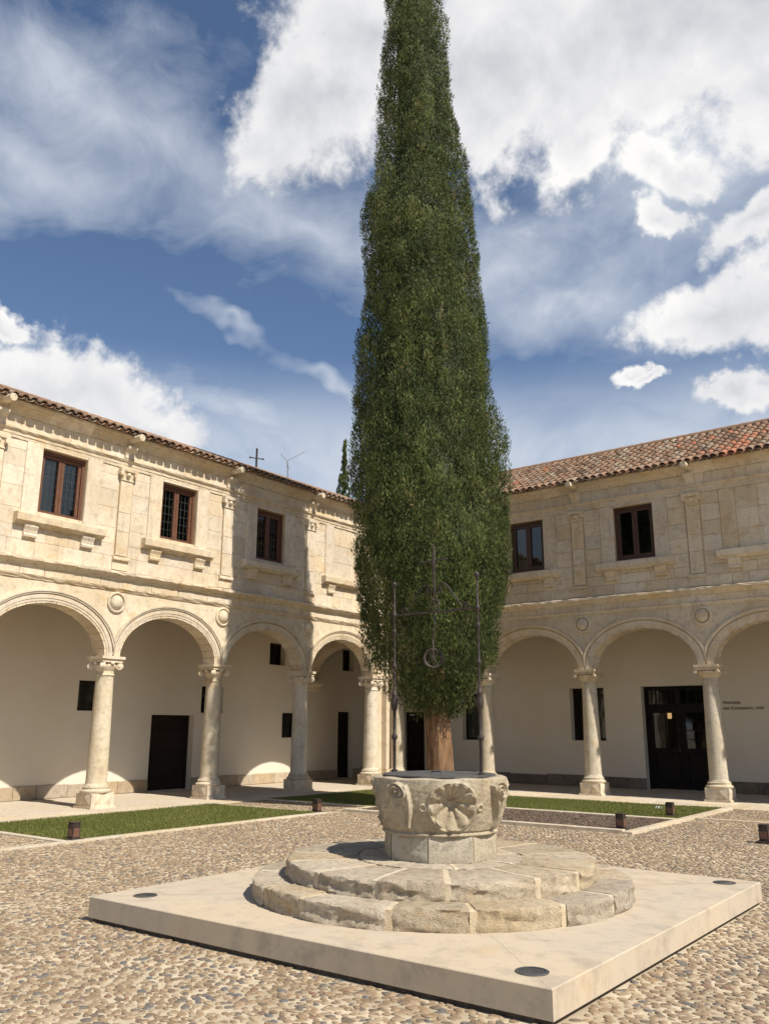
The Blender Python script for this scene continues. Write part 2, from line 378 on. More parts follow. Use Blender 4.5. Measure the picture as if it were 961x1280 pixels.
# ------------------------------------------------------------------ ground
EL, ER, BAY = .70, .48, 3.1
Z = lambda name, mb, m: tag(mb.build(name, m), kind='structure')
def sheet(name, a, b, c, e, z, m):
    return Z(name, MB().add([(a, c, z), (b, c, z), (b, e, z), (a, e, z)], [(0, 1, 2, 3)]), m)
sheet('ground', -600, 600, -600, 600, -.06, 'earth')
court = sheet('courtyard_pavement', .2, 26, -26, -.2, -.012, 'lime_mortar')
walk = Z('walkway', MB().poly([(-2.75, -22), (.42, -22), (.42, -.42), (22, -.42), (22, 2.75), (-2.75, 2.75)], -.05, .0), 'floor_slab')
def slabs(parent, name, a, b, c, e, z0, z1, w, m, gap=.012, along='y', ch=.008):
    L0, L1 = (c, e) if along == 'y' else (a, b)
    p = L0
    while p < L1-.05:
        q = min(p+w*random.uniform(.75, 1.25), L1)
        if L1-q < w*.3: q = L1
        dz = random.uniform(-.002, .002)
        if along == 'y': mb = MB().tbox(a, b, p+gap/2, q-gap/2, z0, z1+dz, ch)
        else: mb = MB().tbox(p+gap/2, q-gap/2, c, e, z0, z1+dz, ch)
        mb.build(name, m, parent); p = q
# edge of the gallery walk: rows of worn slabs in front of the columns
slabs(walk, 'paving_slab', .43, .86, -22, -.45, -.05, .006, .8, 'floor_slab')
slabs(walk, 'paving_slab', .87, 1.27, -22, -.9, -.05, .004, .95, 'floor_slab')
slabs(walk, 'paving_slab', .9, 22, -.98, -.43, -.05, .006, .85, 'floor_slab', along='x')
slabs(walk, 'paving_slab', 1.3, 22, -1.80, -.99, -.05, .004, 1.05, 'floor_slab', along='x')
# kerbs round the beds
kerb = link('kerb', None); kerb['kind'] = 'structure'
def kerbrow(a, b, c, e, along, z=.014): slabs(kerb, 'kerb_stone', a, b, c, e, -.05, z, 1.3, 'kerb_stone', .008, along)
kerbrow(4.36, 4.52, -22, -7.78, 'y'); kerbrow(1.28, 4.36, -13.56, -13.44, 'x'); kerbrow(1.28, 4.52, -7.90, -7.78, 'x')
kerbrow(1.28, 4.52, -6.28, -6.16, 'x'); kerbrow(4.52, 10.40, -7.34, -7.20, 'x', .05); kerbrow(4.52, 10.40, -4.92, -4.74, 'x', .03)
kerbrow(10.40, 10.56, -7.34, -1.85, 'y', .03); kerbrow(10.57, 22, -4.30, -4.18, 'x'); kerbrow(4.36, 4.51, -7.34, -6.29, 'y')
# lawns and the mulched bed
def scatter(a, b, c, e, n): return np.stack([rng.uniform(a, b, n), rng.uniform(c, e, n)], 1)
blade_v = np.array([[-.5, 0, 0], [.5, 0, 0], [.25, .25, .62], [0, .55, 1.]]); blade_f = np.array([[0, 1, 2], [0, 2, 3]])
def lawn(a, b, c, e, label):
    base = np.array([[a, c, -.004], [b, c, -.004], [b, e, -.004], [a, e, -.004]])
    n = int((b-a)*(e-c)*3600); xy = scatter(a, b, c, e, n)
    patch = .5+.5*np.sin(xy[:, 0]*1.7+np.sin(xy[:, 1]*1.3)*1.5)*np.cos(xy[:, 1]*1.1+xy[:, 0]*.6)
    pos = np.concatenate([xy, np.full((n, 1), -.006)], 1)
    h = rng.uniform(.022, .05, n)*(.8+.35*patch)
    v, f = inst(blade_v, blade_f, pos, rng.uniform(0, 2*PI, n), np.stack([rng.uniform(.007, .012, n), h*.7, h], 1))
    tone = np.repeat(np.clip(rng.normal(.42, .2, n)+.25*(patch-.5), 0, 1), 4)
    V = np.concatenate([base, v]); F = np.concatenate([np.array([[0, 1, 2], [0, 2, 3]]), f+4])
    o = bulk('lawn_grass', V, F, 'grass', np.concatenate([[.1]*4, tone]))
    return tag(o, label, 'grass', kind='stuff')
lawn(1.28, 4.36, -13.44, -7.90, 'clipped green lawn beside the sunlit arcade, between two bollards')
lawn(1.28, 4.52, -6.16, -1.81, 'small corner lawn in front of the corner pier')
lawn(4.52, 10.40, -4.74, -1.81, 'green lawn strip along the shaded arcade')
bed = sheet('planting_bed', 4.52, 10.40, -7.2, -4.92, -.004, 'bedding')
chip_v = np.array([[-.5, -.5, 0], [.5, -.4, .1], [.55, .5, 0], [-.45, .5, .15], [0, 0, .55]]); chip_f = np.array([[0, 1, 4], [1, 2, 4], [2, 3, 4], [3, 0, 4]])
n = 26000; xy = scatter(4.54, 10.38, -7.18, -4.94, n)
s = rng.uniform(.015, .042, n)
v, f = inst(chip_v, chip_f, np.concatenate([xy, rng.uniform(-.004, .012, (n, 1))], 1), rng.uniform(0, 6.3, n), np.stack([s*1.5, s*.8, s*.7], 1), rng.uniform(-.4, .4, (n, 2)))
tag(bulk('bark_mulch', v, f, 'mulch', np.repeat(rng.beta(1.6, 2.2, n), 5)), 'dark brown bark mulch covering the bed under the big cypress', 'mulch', kind='stuff')
# ---- river pebbles set in lime mortar
def pebble_mesh(seg, rings, seed, hh=.32):
    r = np.random.default_rng(seed); vs = []; rad = 1+r.uniform(-.16, .16, seg)
    prof = [(1., 0.), (.93, .6), (.66, .93)][:rings] if rings > 1 else [(1., 0.)]
    for (q, z) in prof:
        for k in range(seg):
            a = 2*PI*k/seg; vs.append((.5*q*rad[k]*math.cos(a), .5*q*rad[k]*math.sin(a), z*hh))
    vs.append((0, 0, hh)); fs = []
    for i in range(len(prof)-1):
        for k in range(seg):
            A, B = i*seg+k, i*seg+(k+1) % seg; fs += [(A, B, B+seg), (A, B+seg, A+seg)]
    o = (len(prof)-1)*seg
    for k in range(seg): fs.append((o+k, o+(k+1) % seg, len(vs)-1))
    return np.array(vs), np.array(fs)
WC = (11.49, -14.22)                              # centre of the well
SLAB = (9.22, 13.69, -16.37, -11.92)
gx, gy = .067, .050
xs = np.arange(.9, 17.5, gx); ys = np.arange(-19.5, -1.8, gy)
XX, YY = np.meshgrid(xs, ys); XX = XX+(np.arange(len(ys)) % 2)[:, None]*gx*.5
px = np.stack([XX.ravel(), YY.ravel()], 1)
# rows wander, so the setting does not read as a grid
px = px+np.stack([.05*np.sin(px[:, 1]*3.1+px[:, 0]*1.3), .07*np.sin(px[:, 0]*2.3+np.sin(px[:, 1]*1.9))], 1)+rng.normal(0, 1, px.shape)*np.array([.013, .009])
X, Y = px[:, 0], px[:, 1]
def inrect(a, b, c, e): return (X > a) & (X < b) & (Y > c) & (Y < e)
keep = ~inrect(SLAB[0]+.0, SLAB[1]-.0, SLAB[2]+.0, SLAB[3]-.0)
ok = inrect(4.55, 17.5, -19.5, -7.37) | inrect(10.60, 17.5, -7.4, -4.33) | inrect(10.60, 17.5, -4.15, -1.84) | inrect(1.3, 4.34, -7.75, -6.3) | inrect(1.3, 4.33, -17, -13.6)
fwd = np.array([d.x, d.y])/math.hypot(d.x, d.y); rel = px-np.array([CAM.x, CAM.y]); dep = rel@fwd; lat = rel@np.array([fwd[1], -fwd[0]])
ok &= (dep > 2.2) & (np.abs(lat) < dep*.62+1.2)
ok &= keep & (rng.uniform(0, 1, len(X)) > .035)
px, dep, lat = px[ok], dep[ok], lat[ok]; n = len(px)
sx = rng.uniform(.054, .084, n)*rng.choice([1, 1, 1, 1.12, .72], n); sy = np.clip(sx*rng.uniform(.58, .85, n), .033, .059)
rot = .25*np.sin(px[:, 0]*1.1+px[:, 1]*.8)+rng.normal(0, .38, n)
hz = rng.uniform(.006, .0105, n)/.32; zt = rng.uniform(-.0135, -.011, n)
big = .5+.5*np.sin(px[:, 0]*.9+1.2*np.sin(px[:, 1]*.7))*np.sin(px[:, 1]*1.3+.4)
tone = np.clip(rng.beta(1.1, 1.5, n)*.92+.16*(big-.5)+rng.choice([0, 0, 0, 0, 0, .25], n), 0, 1)
pos = np.concatenate([px, zt[:, None]], 1); scl = np.stack([sx, sy, hz], 1)
visible = (np.abs(lat) < dep*.455) & (dep > 4.55)
order = np.where(visible)[0][np.argsort(dep[visible])]
single = set(order[:300].tolist()); is_single = np.zeros(n, bool); is_single[order[:300]] = True
PM = [pebble_mesh(7, 3, k) for k in range(6)]; PF = [pebble_mesh(6, 2, 20+k) for k in range(4)]
which = rng.integers(0, 12, n); near = dep < 8.5; Vs, Fs, Ts, off = [], [], [], 0
for group, meshes in ((near, PM), (~near, PF)):
    for k, (bv, bf) in enumerate(meshes):
        sel = group & ~is_single & (which % len(meshes) == k)
        v, f = inst(bv, bf, pos[sel], rot[sel], scl[sel], rng.uniform(-.12, .12, (sel.sum(), 2)))
        Vs.append(v); Fs.append(f+off); off += len(v); Ts.append(np.repeat(tone[sel], len(bv)))
o = bulk('pebble_setting', np.concatenate(Vs), np.concatenate(Fs), 'pebble', np.concatenate(Ts), court, True); o.location = -WL[court.name]; o['kind'] = 'stuff'
PD = []
for k in range(24):
    bv, bf = PM[k % 6]; me = bpy.data.meshes.new('pebble'); me.from_pydata(bv.tolist(), [], bf.tolist()); me.polygons.foreach_set('use_smooth', [True]*len(bf))
    at = me.attributes.new('tone', 'FLOAT', 'POINT'); at.data.foreach_set('value', [float((k+.5)/24)]*len(bv)); me.materials.append(MAT['pebble']); PD.append(me)
for i in order[:300]:
    k = min(int(tone[i]*24), 23); o = link('pebble', PD[k], court, tuple(pos[i])); o.scale = scl[i]; o.rotation_euler = (0, 0, rot[i])

# ------------------------------------------------------------------ the two wings
ZS, ZA, AX, AZ = 3.11, 4.09, 1.355, .98          # springing, crown, half span and rise of the arches
ZSTR, ZARC, ZFR, ZCO = 4.97, 7.34, 7.55, 7.84
NF = .20                                         # front face of the wall
NB = -2.8                                        # face of the gallery's back wall
def wall_holes(mb, a, b, z0, z1, n1, n0, holes):
    """a wall from n0 (far) to n1 (court side) with rectangular openings (u0, u1, z0, z1)"""
    us = sorted({a, b, *[h[0] for h in holes], *[h[1] for h in holes]}); zs = sorted({z0, z1, *[h[2] for h in holes], *[h[3] for h in holes]})
    inside = lambda u, z: any(h[0] < u < h[1] and h[2] < z < h[3] for h in holes)
    for i in range(len(us)-1):
        for j in range(len(zs)-1):
            A, B, p, q = us[i], us[i+1], zs[j], zs[j+1]
            if inside((A+B)/2, (p+q)/2): continue
            mb.add([(A, n1, p), (B, n1, p), (B, n1, q), (A, n1, q)], [(3, 2, 1, 0)])
            mb.add([(A, n0, p), (B, n0, p), (B, n0, q), (A, n0, q)], [(0, 1, 2, 3)])
    for (A, B, p, q) in holes:
        mb.add([(A, n1, p), (A, n0, p), (A, n0, q), (A, n1, q)], [(0, 1, 2, 3)]); mb.add([(B, n1, p), (B, n0, p), (B, n0, q), (B, n1, q)], [(3, 2, 1, 0)])
        mb.add([(A, n1, q), (B, n1, q), (B, n0, q), (A, n0, q)], [(3, 2, 1, 0)]); mb.add([(A, n1, p), (B, n1, p), (B, n0, p), (A, n0, p)], [(0, 1, 2, 3)])
    mb.add([(a, n1, z1), (b, n1, z1), (b, n0, z1), (a, n0, z1)], [(3, 2, 1, 0)])
    mb.add([(a, n1, z0), (a, n0, z0), (a, n0, z1), (a, n1, z1)], [(3, 2, 1, 0)]); mb.add([(b, n1, z0), (b, n0, z0), (b, n0, z1), (b, n1, z1)], [(0, 1, 2, 3)])
    return mb
def ell(r, th): return ((AX+r)*math.cos(th), ZS+(AZ+r)*math.sin(th))
def arc_ring(mb, uc, ra, rb, na, nb, seg=40, lim=1.545):
    """a moulding that follows the arch between two offsets, clipped at the column's axis"""
    for k in range(seg):
        t0, t1 = PI*k/seg, PI*(k+1)/seg; q = []
        for r in (ra, rb):
            for th in (t0, t1):
                x, z = ell(r, th); q.append((x, z))
        if max(abs(p[0]) for p in q) > lim:
            if min(abs(p[0]) for p in q) > lim: continue
            q = [(max(-lim, min(lim, x)), z) for x, z in q]
        vs = [(uc+x, n, z) for n in (na, nb) for x, z in q]
        mb.add(vs, [(4, 5, 7, 6), (0, 1, 5, 4), (6, 7, 3, 2)])
def column_mesh(kind):
    V = {}
    sh = MB(); pts = [(.235, .43), (.245, .445), (.235, .46), (.222, .48)]
    for k in range(13):
        s = k/12; pts.append((.218-.034*s**1.5, .50+s*2.20))
    pts += [(.20, 2.705), (.205, 2.72), (.19, 2.735), (.185, 2.76), (.185, 2.82)]
    sh.lathe((0, 0, 0), pts, 32)
    ba = MB().lathe((0, 0, 0), [(.30, .30), (.315, .32), (.315, .345), (.285, .365), (.262, .385), (.27, .40), (.272, .42), (.25, .438), (.20, .44)], 32)
    pl = MB(); pl.poly([(-.30, -.30), (.30, -.30), (.30, .30), (-.30, .30)], .0, .045)
    pl.poly([(-.27, -.27), (.27, -.27), (.27, .27), (-.27, .27)], .045, .30)
    for ax in range(4):                          # raised diamond panels on each face
        c, s = [(1, 0), (0, 1), (-1, 0), (0, -1)][ax]
        for o in (-.125, .125):
            P4 = [(o-.11, .07), (o+.11, .07), (o+.11, .28), (o-.11, .28)]; vs = [(c*.2705-s*x, s*.2705+c*x, z) for x, z in P4]
            vs.append((c*.295-s*o, s*.295+c*o, .175)); pl.add(vs, [(0, 1, 4), (1, 2, 4), (2, 3, 4), (3, 0, 4)])
    ca = MB()
    ca.poly([(-.29, -.29), (.29, -.29), (.29, .29), (-.29, .29)], 3.055, 3.115); ca.poly([(-.255, -.255), (.255, -.255), (.255, .255), (-.255, .255)], 2.985, 3.055)
    if kind == 'ionic':
        ca.lathe((0, 0, 0), [(.185, 2.80), (.20, 2.83), (.235, 2.88), (.245, 2.92), (.20, 2.985)], 28)
        for sx in (-1, 1):
            for sy in (-1, 1):
                a = math.atan2(sy, sx); ax = Vector((-math.sin(a), math.cos(a), 0)); c = Vector((math.cos(a), math.sin(a), 0))*.30+Vector((0, 0, 2.905))
                ca.tube([c-ax*.05, c-ax*.045, c+ax*.045, c+ax*.05], .07, 16, True, [.055, .075, .075, .055])
                for e in (-1, 1):
                    ca.tube([c+ax*.05*e, c+ax*.066*e], .03, 10, True, [.034, .022])
                ca.tube([c+Vector((0, 0, .07)), c*.5+Vector((0, 0, 2.97*.5+.01))], .03, 8)
        for k in range(4):
            a = k*PI/2; p = Vector((math.cos(a)*.245, math.sin(a)*.245, 2.965)); ca.ball(p, .05, 1, .8, 8, 5)
    else:
        ca.lathe((0, 0, 0), [(.185, 2.80), (.20, 2.82), (.24, 2.86), (.25, 2.90), (.275, 2.93), (.285, 2.96), (.24, 2.985)], 28)
        for sx in (-1, 1):
            for e in (-1, 1): ca.tube([(e*.26, sx*.20, 2.945), (e*.26, sx*.30, 2.945)], .038, 12)
    return sh, ba, pl, ca
CM = {}
for kind in ('ionic', 'plain'):
    out = []
    for nm, mb, m in zip(('column', 'column_base', 'plinth', 'capital'), column_mesh(kind), ('limestone_column', 'limestone_column', 'limestone_trim', 'limestone_trim')):
        o = mb.build(nm, m, None, (0, 0, 0)); out.append(o.data); COL.objects.unlink(o); bpy.data.objects.remove(o)
    CM[kind] = out
def column(wing, x, y, kind):
    c = link('column', CM[kind][0], wing, (x, y, 0)); c.rotation_euler.z = 0
    for nm, me in zip(('column_base', 'plinth', 'capital'), CM[kind][1:]): link(nm, me, c, (x, y, 0))
def half_voussoirs(arch, fr, uc, nv, m='limestone'):
    for k in range(nv):
        t0, t1 = PI*k/nv+.004, PI*(k+1)/nv-.004; mb = MB(fr); pr_ = random.uniform(0, .006); dr = random.uniform(-.004, .004); seg = 2
        th = np.linspace(t0, t1, seg+1); vs = []
        for q in th:
            a, b = ell(dr, q), ell(.17, q)
            a = (max(-1.545, min(1.545, a[0])), a[1]); b = (max(-1.545, min(1.545, b[0])), b[1])
            vs += [(uc+a[0], NF+.008+pr_, a[1]), (uc+b[0], NF+.008+pr_, b[1]), (uc+b[0], -NF-.008, b[1]), (uc+a[0], -NF-.008, a[1])]
        fs = []
        for i in range(seg):
            o = i*4
            for j in range(4): fs.append((o+j, o+(j+1) % 4, o+4+(j+1) % 4, o+4+j))
        fs += [(3, 2, 1, 0), (seg*4, seg*4+1, seg*4+2, seg*4+3)]
        mb.add(vs, fs).build('voussoir', m, arch)
def courses(z0, z1, hs):
    out = [z0]; i = 0
    while out[-1] < z1-.12: out.append(min(out[-1]+hs[i % len(hs)], z1)); i += 1
    if out[-1] < z1: out[-1] = z1
    return list(zip(out[:-1], out[1:]))
def wing(fr, E, nb, windows, holes, label, ridge, dado, cap, bay0):
    """one arcaded wing: E = distance of the first column axis from the corner; nb bays"""
    U1 = E+nb*BAY+.3
    root = thing('cloister_wing', fmap(fr, 0, 0, 0), label, 'building')
    # --- columns
    for k in range(0 if fr == 'L' else 0, nb+1):
        u = E+k*BAY; column(root, *fmap(fr, u, 0, 0)[:2], cap)
    # --- spandrels
    sp = MB(fr)
    for k in range(nb):
        uc = E+(k+.5)*BAY; N = 48; us = np.linspace(-1.55, 1.55, N+1)
        low = []
        for x in us:
            q = min(1, abs(x)/(AX+.15)); low.append(ZS+(AZ+.15)*math.sqrt(max(0, 1-q*q)))
        for i in range(N):
            a, b = uc+us[i], uc+us[i+1]; la, lb = low[i], low[i+1]
            sp.add([(a, NF, la), (b, NF, lb), (b, NF, 4.95), (a, NF, 4.95)], [(3, 2, 1, 0)]); sp.add([(a, -NF, la), (b, -NF, lb), (b, -NF, 4.95), (a, -NF, 4.95)], [(0, 1, 2, 3)])
            sp.add([(a, NF, la), (b, NF, lb), (b, -NF, lb), (a, -NF, la)], [(0, 1, 2, 3)])
    sp.add([(E, NF, 3.115), (E, NF, 4.95), (-.2, NF, 4.95), (-.2, NF, 3.115)], [(0, 1, 2, 3)]); sp.add([(E, -NF, 3.115), (E, -NF, 4.95), (-.2, -NF, 4.95), (-.2, -NF, 3.115)], [(3, 2, 1, 0)])
    sp.box(U1-.3, U1, -NF, NF, 0, 4.95)
    spw = sp.build('spandrel_wall', 'limestone', root)
    # --- arches
    for k in range(nb):
        uc = E+(k+.5)*BAY; am = MB(fr)
        arc_ring(am, uc, .045, .10, NF, NF+.022); arc_ring(am, uc, .10, .175, NF, NF+.034); arc_ring(am, uc, .20, .235, NF, NF+.05); arc_ring(am, uc, .235, .27, NF, NF+.07)
        arch = am.build('arch', 'limestone_trim', root); half_voussoirs(arch, fr, uc, 19)
    # --- roundels over the columns
    for k in range(nb+1):
        u = E+k*BAY; c = fmap(fr, u, NF, 4.285); ax = Vector(fmap(fr, 0, 1, 0)); C_ = Vector(c)
        mb = MB(); sd = Vector(fmap(fr, 1, 0, 0)); ring = []
        prof = [(.235, -.01), (.235, .035), (.215, .05), (.195, .05), (.18, .03), (.18, -.01)]
        seg = 28; vs = []
        for r, h in prof:
            for q in range(seg):
                a = 2*PI*q/seg; vs.append(tuple(C_+sd*r*math.cos(a)+Vector((0, 0, r*math.sin(a)))+ax*h))
        mb.add(vs, [(i*seg+q, i*seg+(q+1) % seg, (i+1)*seg+(q+1) % seg, (i+1)*seg+q) if fr == 'R' else (i*seg+q, (i+1)*seg+q, (i+1)*seg+(q+1) % seg, i*seg+(q+1) % seg) for i in range(len(prof)-1) for q in range(seg)], True)
        rd = mb.build('roundel', 'limestone_trim', root)
        mb = MB(); vs = []; rings = 7
        for i in range(rings+1):
            th = PI/2*i/rings; r = .162*math.cos(th)+1e-4; h = .11*math.sin(th)
            for q in range(seg):
                a = 2*PI*q/seg; vs.append(tuple(C_+sd*r*math.cos(a)+Vector((0, 0, r*math.sin(a)))+ax*h))
        mb.add(vs, [(i*seg+q, i*seg+(q+1) % seg, (i+1)*seg+(q+1) % seg, (i+1)*seg+q) if fr == 'R' else (i*seg+q, (i+1)*seg+q, (i+1)*seg+(q+1) % seg, i*seg+(q+1) % seg) for i in range(rings) for q in range(seg)], True)
        mb.build('boss', 'limestone_trim', rd)
    # --- lower entablature: thin moulding, frieze blocks, string course
    u = -.15; pieces = []
    lo = .30 if fr == 'L' else .30
    MB(fr).prof([(NF-.05, 4.53), (NF+.02, 4.53), (NF+.03, 4.55), (NF+.055, 4.585), (NF+.06, 4.61), (NF-.05, 4.61)], lo-.1, U1, 160, .008).build('moulding', 'limestone_trim', root)
    fz = MB(fr).box(-.15, U1, -.1, NF+.005, 4.60, 4.80).build('frieze', 'mortar', root)
    u = lo-.1
    while u < U1-.05:
        w = random.uniform(.45, .95); b = min(u+w, U1)
        MB(fr).cbox(u+.004, b-.004, 0, NF+.02+random.uniform(0, .004), 4.615, 4.785, .008).build('stone_block', 'limestone', fz); u = b
    u = lo-.2; sc = link('string_course', None, root, fmap(fr, 0, 0, 4.8))
    while u < U1-.05:
        w = random.uniform(.9, 1.5); b = min(u+w, U1); j = random.uniform(-.004, .004)
        pr_ = [(NF-.1, 4.78), (NF+.025, 4.78), (NF+.05, 4.80), (NF+.06, 4.83), (NF+.11, 4.87), (NF+.155+j, 4.885), (NF+.165+j, 4.90), (NF+.165+j, 4.945), (NF+.15+j, 4.955), (NF, 4.985), (NF-.1, 4.985)]
        MB(fr).prof(pr_, u+.003, b-.003, 9, .008).build('string_stone', 'limestone_trim', sc); u = b
    # --- upper wall with its blocks
    wl = MB(fr); wh = []
    for k in range(nb):
        uc = E+(k+.5)*BAY
        if windows[k] != 'blind': wh.append((uc-.53, uc+.53, 5.86, 7.28))
    wall_holes(wl, -NF, U1, 4.95, 8.05, NF, NF-.42, wh); upper = wl.build('upper_wall', 'mortar', root)
    zones = []
    for k in range(nb+1): zones.append((E+k*BAY-.19, E+k*BAY+.19, 5.0, ZARC))
    for k in range(nb): zones.append((E+(k+.5)*BAY-.9, E+(k+.5)*BAY+.9, 5.82, ZARC))
    hs = [.27, .25, .34, .40, .36, .42, .34] if fr == 'R' else [.31, .27, .36, .45, .40, .36]
    for (p, q) in courses(ZSTR+.015, ZARC, hs):
        cuts = []
        for (a, b, z0, z1) in zones:
            if z0 < (p+q)/2 < z1: cuts.append((a, b))
        cuts.sort(); u = .22; iv = []
        for a, b in cuts:
            if a > u: iv.append((u, a))
            u = max(u, b)
        if u < U1: iv.append((u, U1))
        for a, b in iv:
            u = a
            while u < b-.01:
                w = random.uniform(.38, .85); e = min(u+w, b)
                if b-e < .2: e = b
                gp = .0035 if fr == 'R' else .0015; MB(fr).cbox(u+gp, e-gp, NF-.08, NF+.014+random.uniform(0, .007 if fr == 'R' else .004), p+gp, q-gp, .008 if fr == 'R' else .004).build('stone_block', 'limestone', upper); u = e
    # --- pilasters
    for k in range(nb+1):
        u = E+k*BAY; mb = MB(fr); zz_ = 5.31
        mb.box(u-.21, u+.21, NF-.02, NF+.035, 5.0, 5.22)
        pil = mb.build('pilaster', 'limestone', root)
        for i, (p, q) in enumerate([(5.31, 5.86), (5.86, 6.3), (6.3, 7.03)]):
            MB(fr).cbox(u-.16, u+.16, NF-.02, NF+.055+random.uniform(0, .004), p+.002, q-.002, .008).build('stone_block', 'limestone_trim', pil)
        MB(fr).prof([(NF-.02, 5.215), (NF+.09, 5.215), (NF+.095, 5.25), (NF+.07, 5.27), (NF+.075, 5.295), (NF-.02, 5.312)], u-.22, u+.22).build('pilaster_base', 'limestone_trim', pil)
        cp = MB(fr); cp.prof([(NF-.02, 7.03), (NF+.07, 7.03), (NF+.085, 7.05), (NF+.06, 7.07), (NF+.06, 7.10), (NF+.10, 7.24), (NF-.02, 7.25)], u-.165, u+.165)
        cp.prof([(NF-.02, 7.25), (NF+.13, 7.25), (NF+.14, 7.29), (NF+.14, 7.33), (NF-.02, 7.33)], u-.23, u+.23)
        for e in (-1, 1):
            c = Vector(fmap(fr, u+e*.185, NF+.09, 7.20)); a = Vector(fmap(fr, 0, .05, 0)); cq = MB(); cp.V += []; cp_ = cp
            tmp = MB(); tmp.tube([c-a, c+a], .055, 12); o_ = len(cp.V); cp.V += tmp.V; cp.F += [[o_+i for i in f] for f in tmp.F]; cp.sm += tmp.sm
        tmp = MB(); tmp.ball(fmap(fr, u, NF+.10, 7.18), .055, 1, 1, 8, 5); o_ = len(cp.V); cp.V += tmp.V; cp.F += [[o_+i for i in f] for f in tmp.F]; cp.sm += tmp.sm
        cp.build('capital', 'limestone_trim', pil)
    # --- windows, surrounds and sills
    for k in range(nb):
        uc = E+(k+.5)*BAY; kind = windows[k]
        sr = link('window_surround', None, root, fmap(fr, uc, NF, 5.82))
        for a, b in ((uc-.9, uc-.53), (uc+.53, uc+.9)):
            mid = random.choice([6.4, 6.55, 7.0])
            MB(fr).cbox(a+.003, b-.003 if b < uc else b, NF-.3, NF+.042, 5.822, ZARC-.002, .01).build('jamb_stone', 'limestone_trim', sr)
        if kind != 'blind': MB(fr).cbox(uc-.528, uc+.528, NF-.3, NF+.04, 7.283, ZARC-.002, .008).build('lintel_stone', 'limestone_trim', sr)
        else:
            for (p, q) in ((5.825, 6.3), (6.3, 6.8), (6.8, ZARC)):
                m_ = uc+random.uniform(-.25, .25)
                for a, b in ((uc-.527, m_), (m_, uc+.527)): MB(fr).cbox(a+.003, b-.003, NF-.1, NF+.008+random.uniform(0, .004), p+.003, q-.003, .007).build('stone_block', 'limestone', sr)
        sl_ = MB(fr).prof([(NF-.05, 5.60), (NF+.10, 5.60), (NF+.115, 5.63), (NF+.15, 5.65), (NF+.185, 5.66), (NF+.19, 5.80), (NF+.175, 5.815), (NF-.05, 5.835)], uc-1.03, uc+1.03, 16, .006).build('window_sill', 'limestone_trim', root)
        for e in (-.66, .66):
            c = uc+e
            bm_ = MB(fr).prof([(NF-.02, 5.36), (NF+.05, 5.345), (NF+.085, 5.36), (NF+.095, 5.40), (NF+.075, 5.43), (NF+.09, 5.50), (NF+.12, 5.56), (NF+.125, 5.598), (NF-.02, 5.598)], c-.145, c+.145)
            bm_.build('bracket', 'limestone_trim', sl_)
        if kind == 'blind': continue
        n0, n1 = NF-.20, NF-.11; W0, W1, z0, z1 = uc-.53, uc+.53, 5.86, 7.28
        fb = MB(fr)
        for (a, b, p, q) in ((W0, W0+.06, z0, z1), (W1-.06, W1, z0, z1), (W0+.06, W1-.06, z1-.07, z1), (W0+.06, W1-.06, z0, z0+.06)): fb.box(a, b, n0-.02, n1+.03, p, q)
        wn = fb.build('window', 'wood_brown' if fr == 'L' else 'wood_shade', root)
        for a, b in ((W0+.065, uc-.004), (uc+.004, W1-.065)):
            cb = MB(fr)
            for (A, B, p, q) in ((a, a+.065, z0+.065, z1-.075), (b-.065, b, z0+.065, z1-.075), (a+.065, b-.065, z1-.14, z1-.075), (a+.065, b-.065, z0+.065, z0+.145)): cb.box(A, B, n0, n1, p, q)
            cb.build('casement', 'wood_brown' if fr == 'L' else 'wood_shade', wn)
            A, B, p, q = a+.06, b-.06, z0+.14, z1-.135
            MB(fr).box(A, B, n0+.035, n0+.041, p, q).build('pane', 'window_glass', wn)
            if kind.startswith('lead'):
                lb = MB(fr)
                for i in range(1, 3): x = A+(B-A)*i/3; lb.box(x-.0022, x+.0022, n0+.042, n0+.050, p, q)
                for i in range(1, 6): y = p+(q-p)*i/6; lb.box(A, B, n0+.0425, n0+.0505, y-.0022, y+.0022)
                lb.build('leading', 'lead', wn)
        if 'curtain' in kind:
            cu = MB(fr); N = 40; a, b = (W0+.08, W0+.42) if fr == 'R' else (uc+.02, uc+.34); vs = []
            for i in range(N+1):
                x = a+(b-a)*i/N; nn = n0-.14+.025*math.sin(i*1.25)+.01*math.sin(i*.45)
                vs += [(x, nn, z0+.02), (x, nn+.01*math.sin(i*.8), z1-.02)]
            cu.add(vs, [(2*i, 2*i+1, 2*i+3, 2*i+2) for i in range(N)], True).build('curtain', 'curtain', wn)
    # --- top entablature
    MB(fr).prof([(NF-.02, ZARC), (NF+.035, ZARC), (NF+.037, ZARC+.07), (NF+.05, ZARC+.072), (NF+.052, ZARC+.14), (NF+.075, ZARC+.15), (NF+.10, ZARC+.185), (NF+.10, ZARC+.21), (NF-.02, ZARC+.215)], .2, U1, 160, .005).build('architrave', 'limestone_trim', root)
    fz = MB(fr).box(.15, U1, NF-.05, NF+.012, ZARC+.21, ZCO+.02).build('frieze', 'mortar', root); u = .2
    while u < U1-.05:
        b = min(u+random.uniform(.6, 1.2), U1)
        MB(fr).cbox(u+.003, b-.003, NF-.02, NF+.024+random.uniform(0, .005), ZARC+.218, ZCO-.003, .007).build('stone_block', 'limestone', fz); u = b
    co = link('cornice', None, root, fmap(fr, 0, 0, ZCO)); u = .15
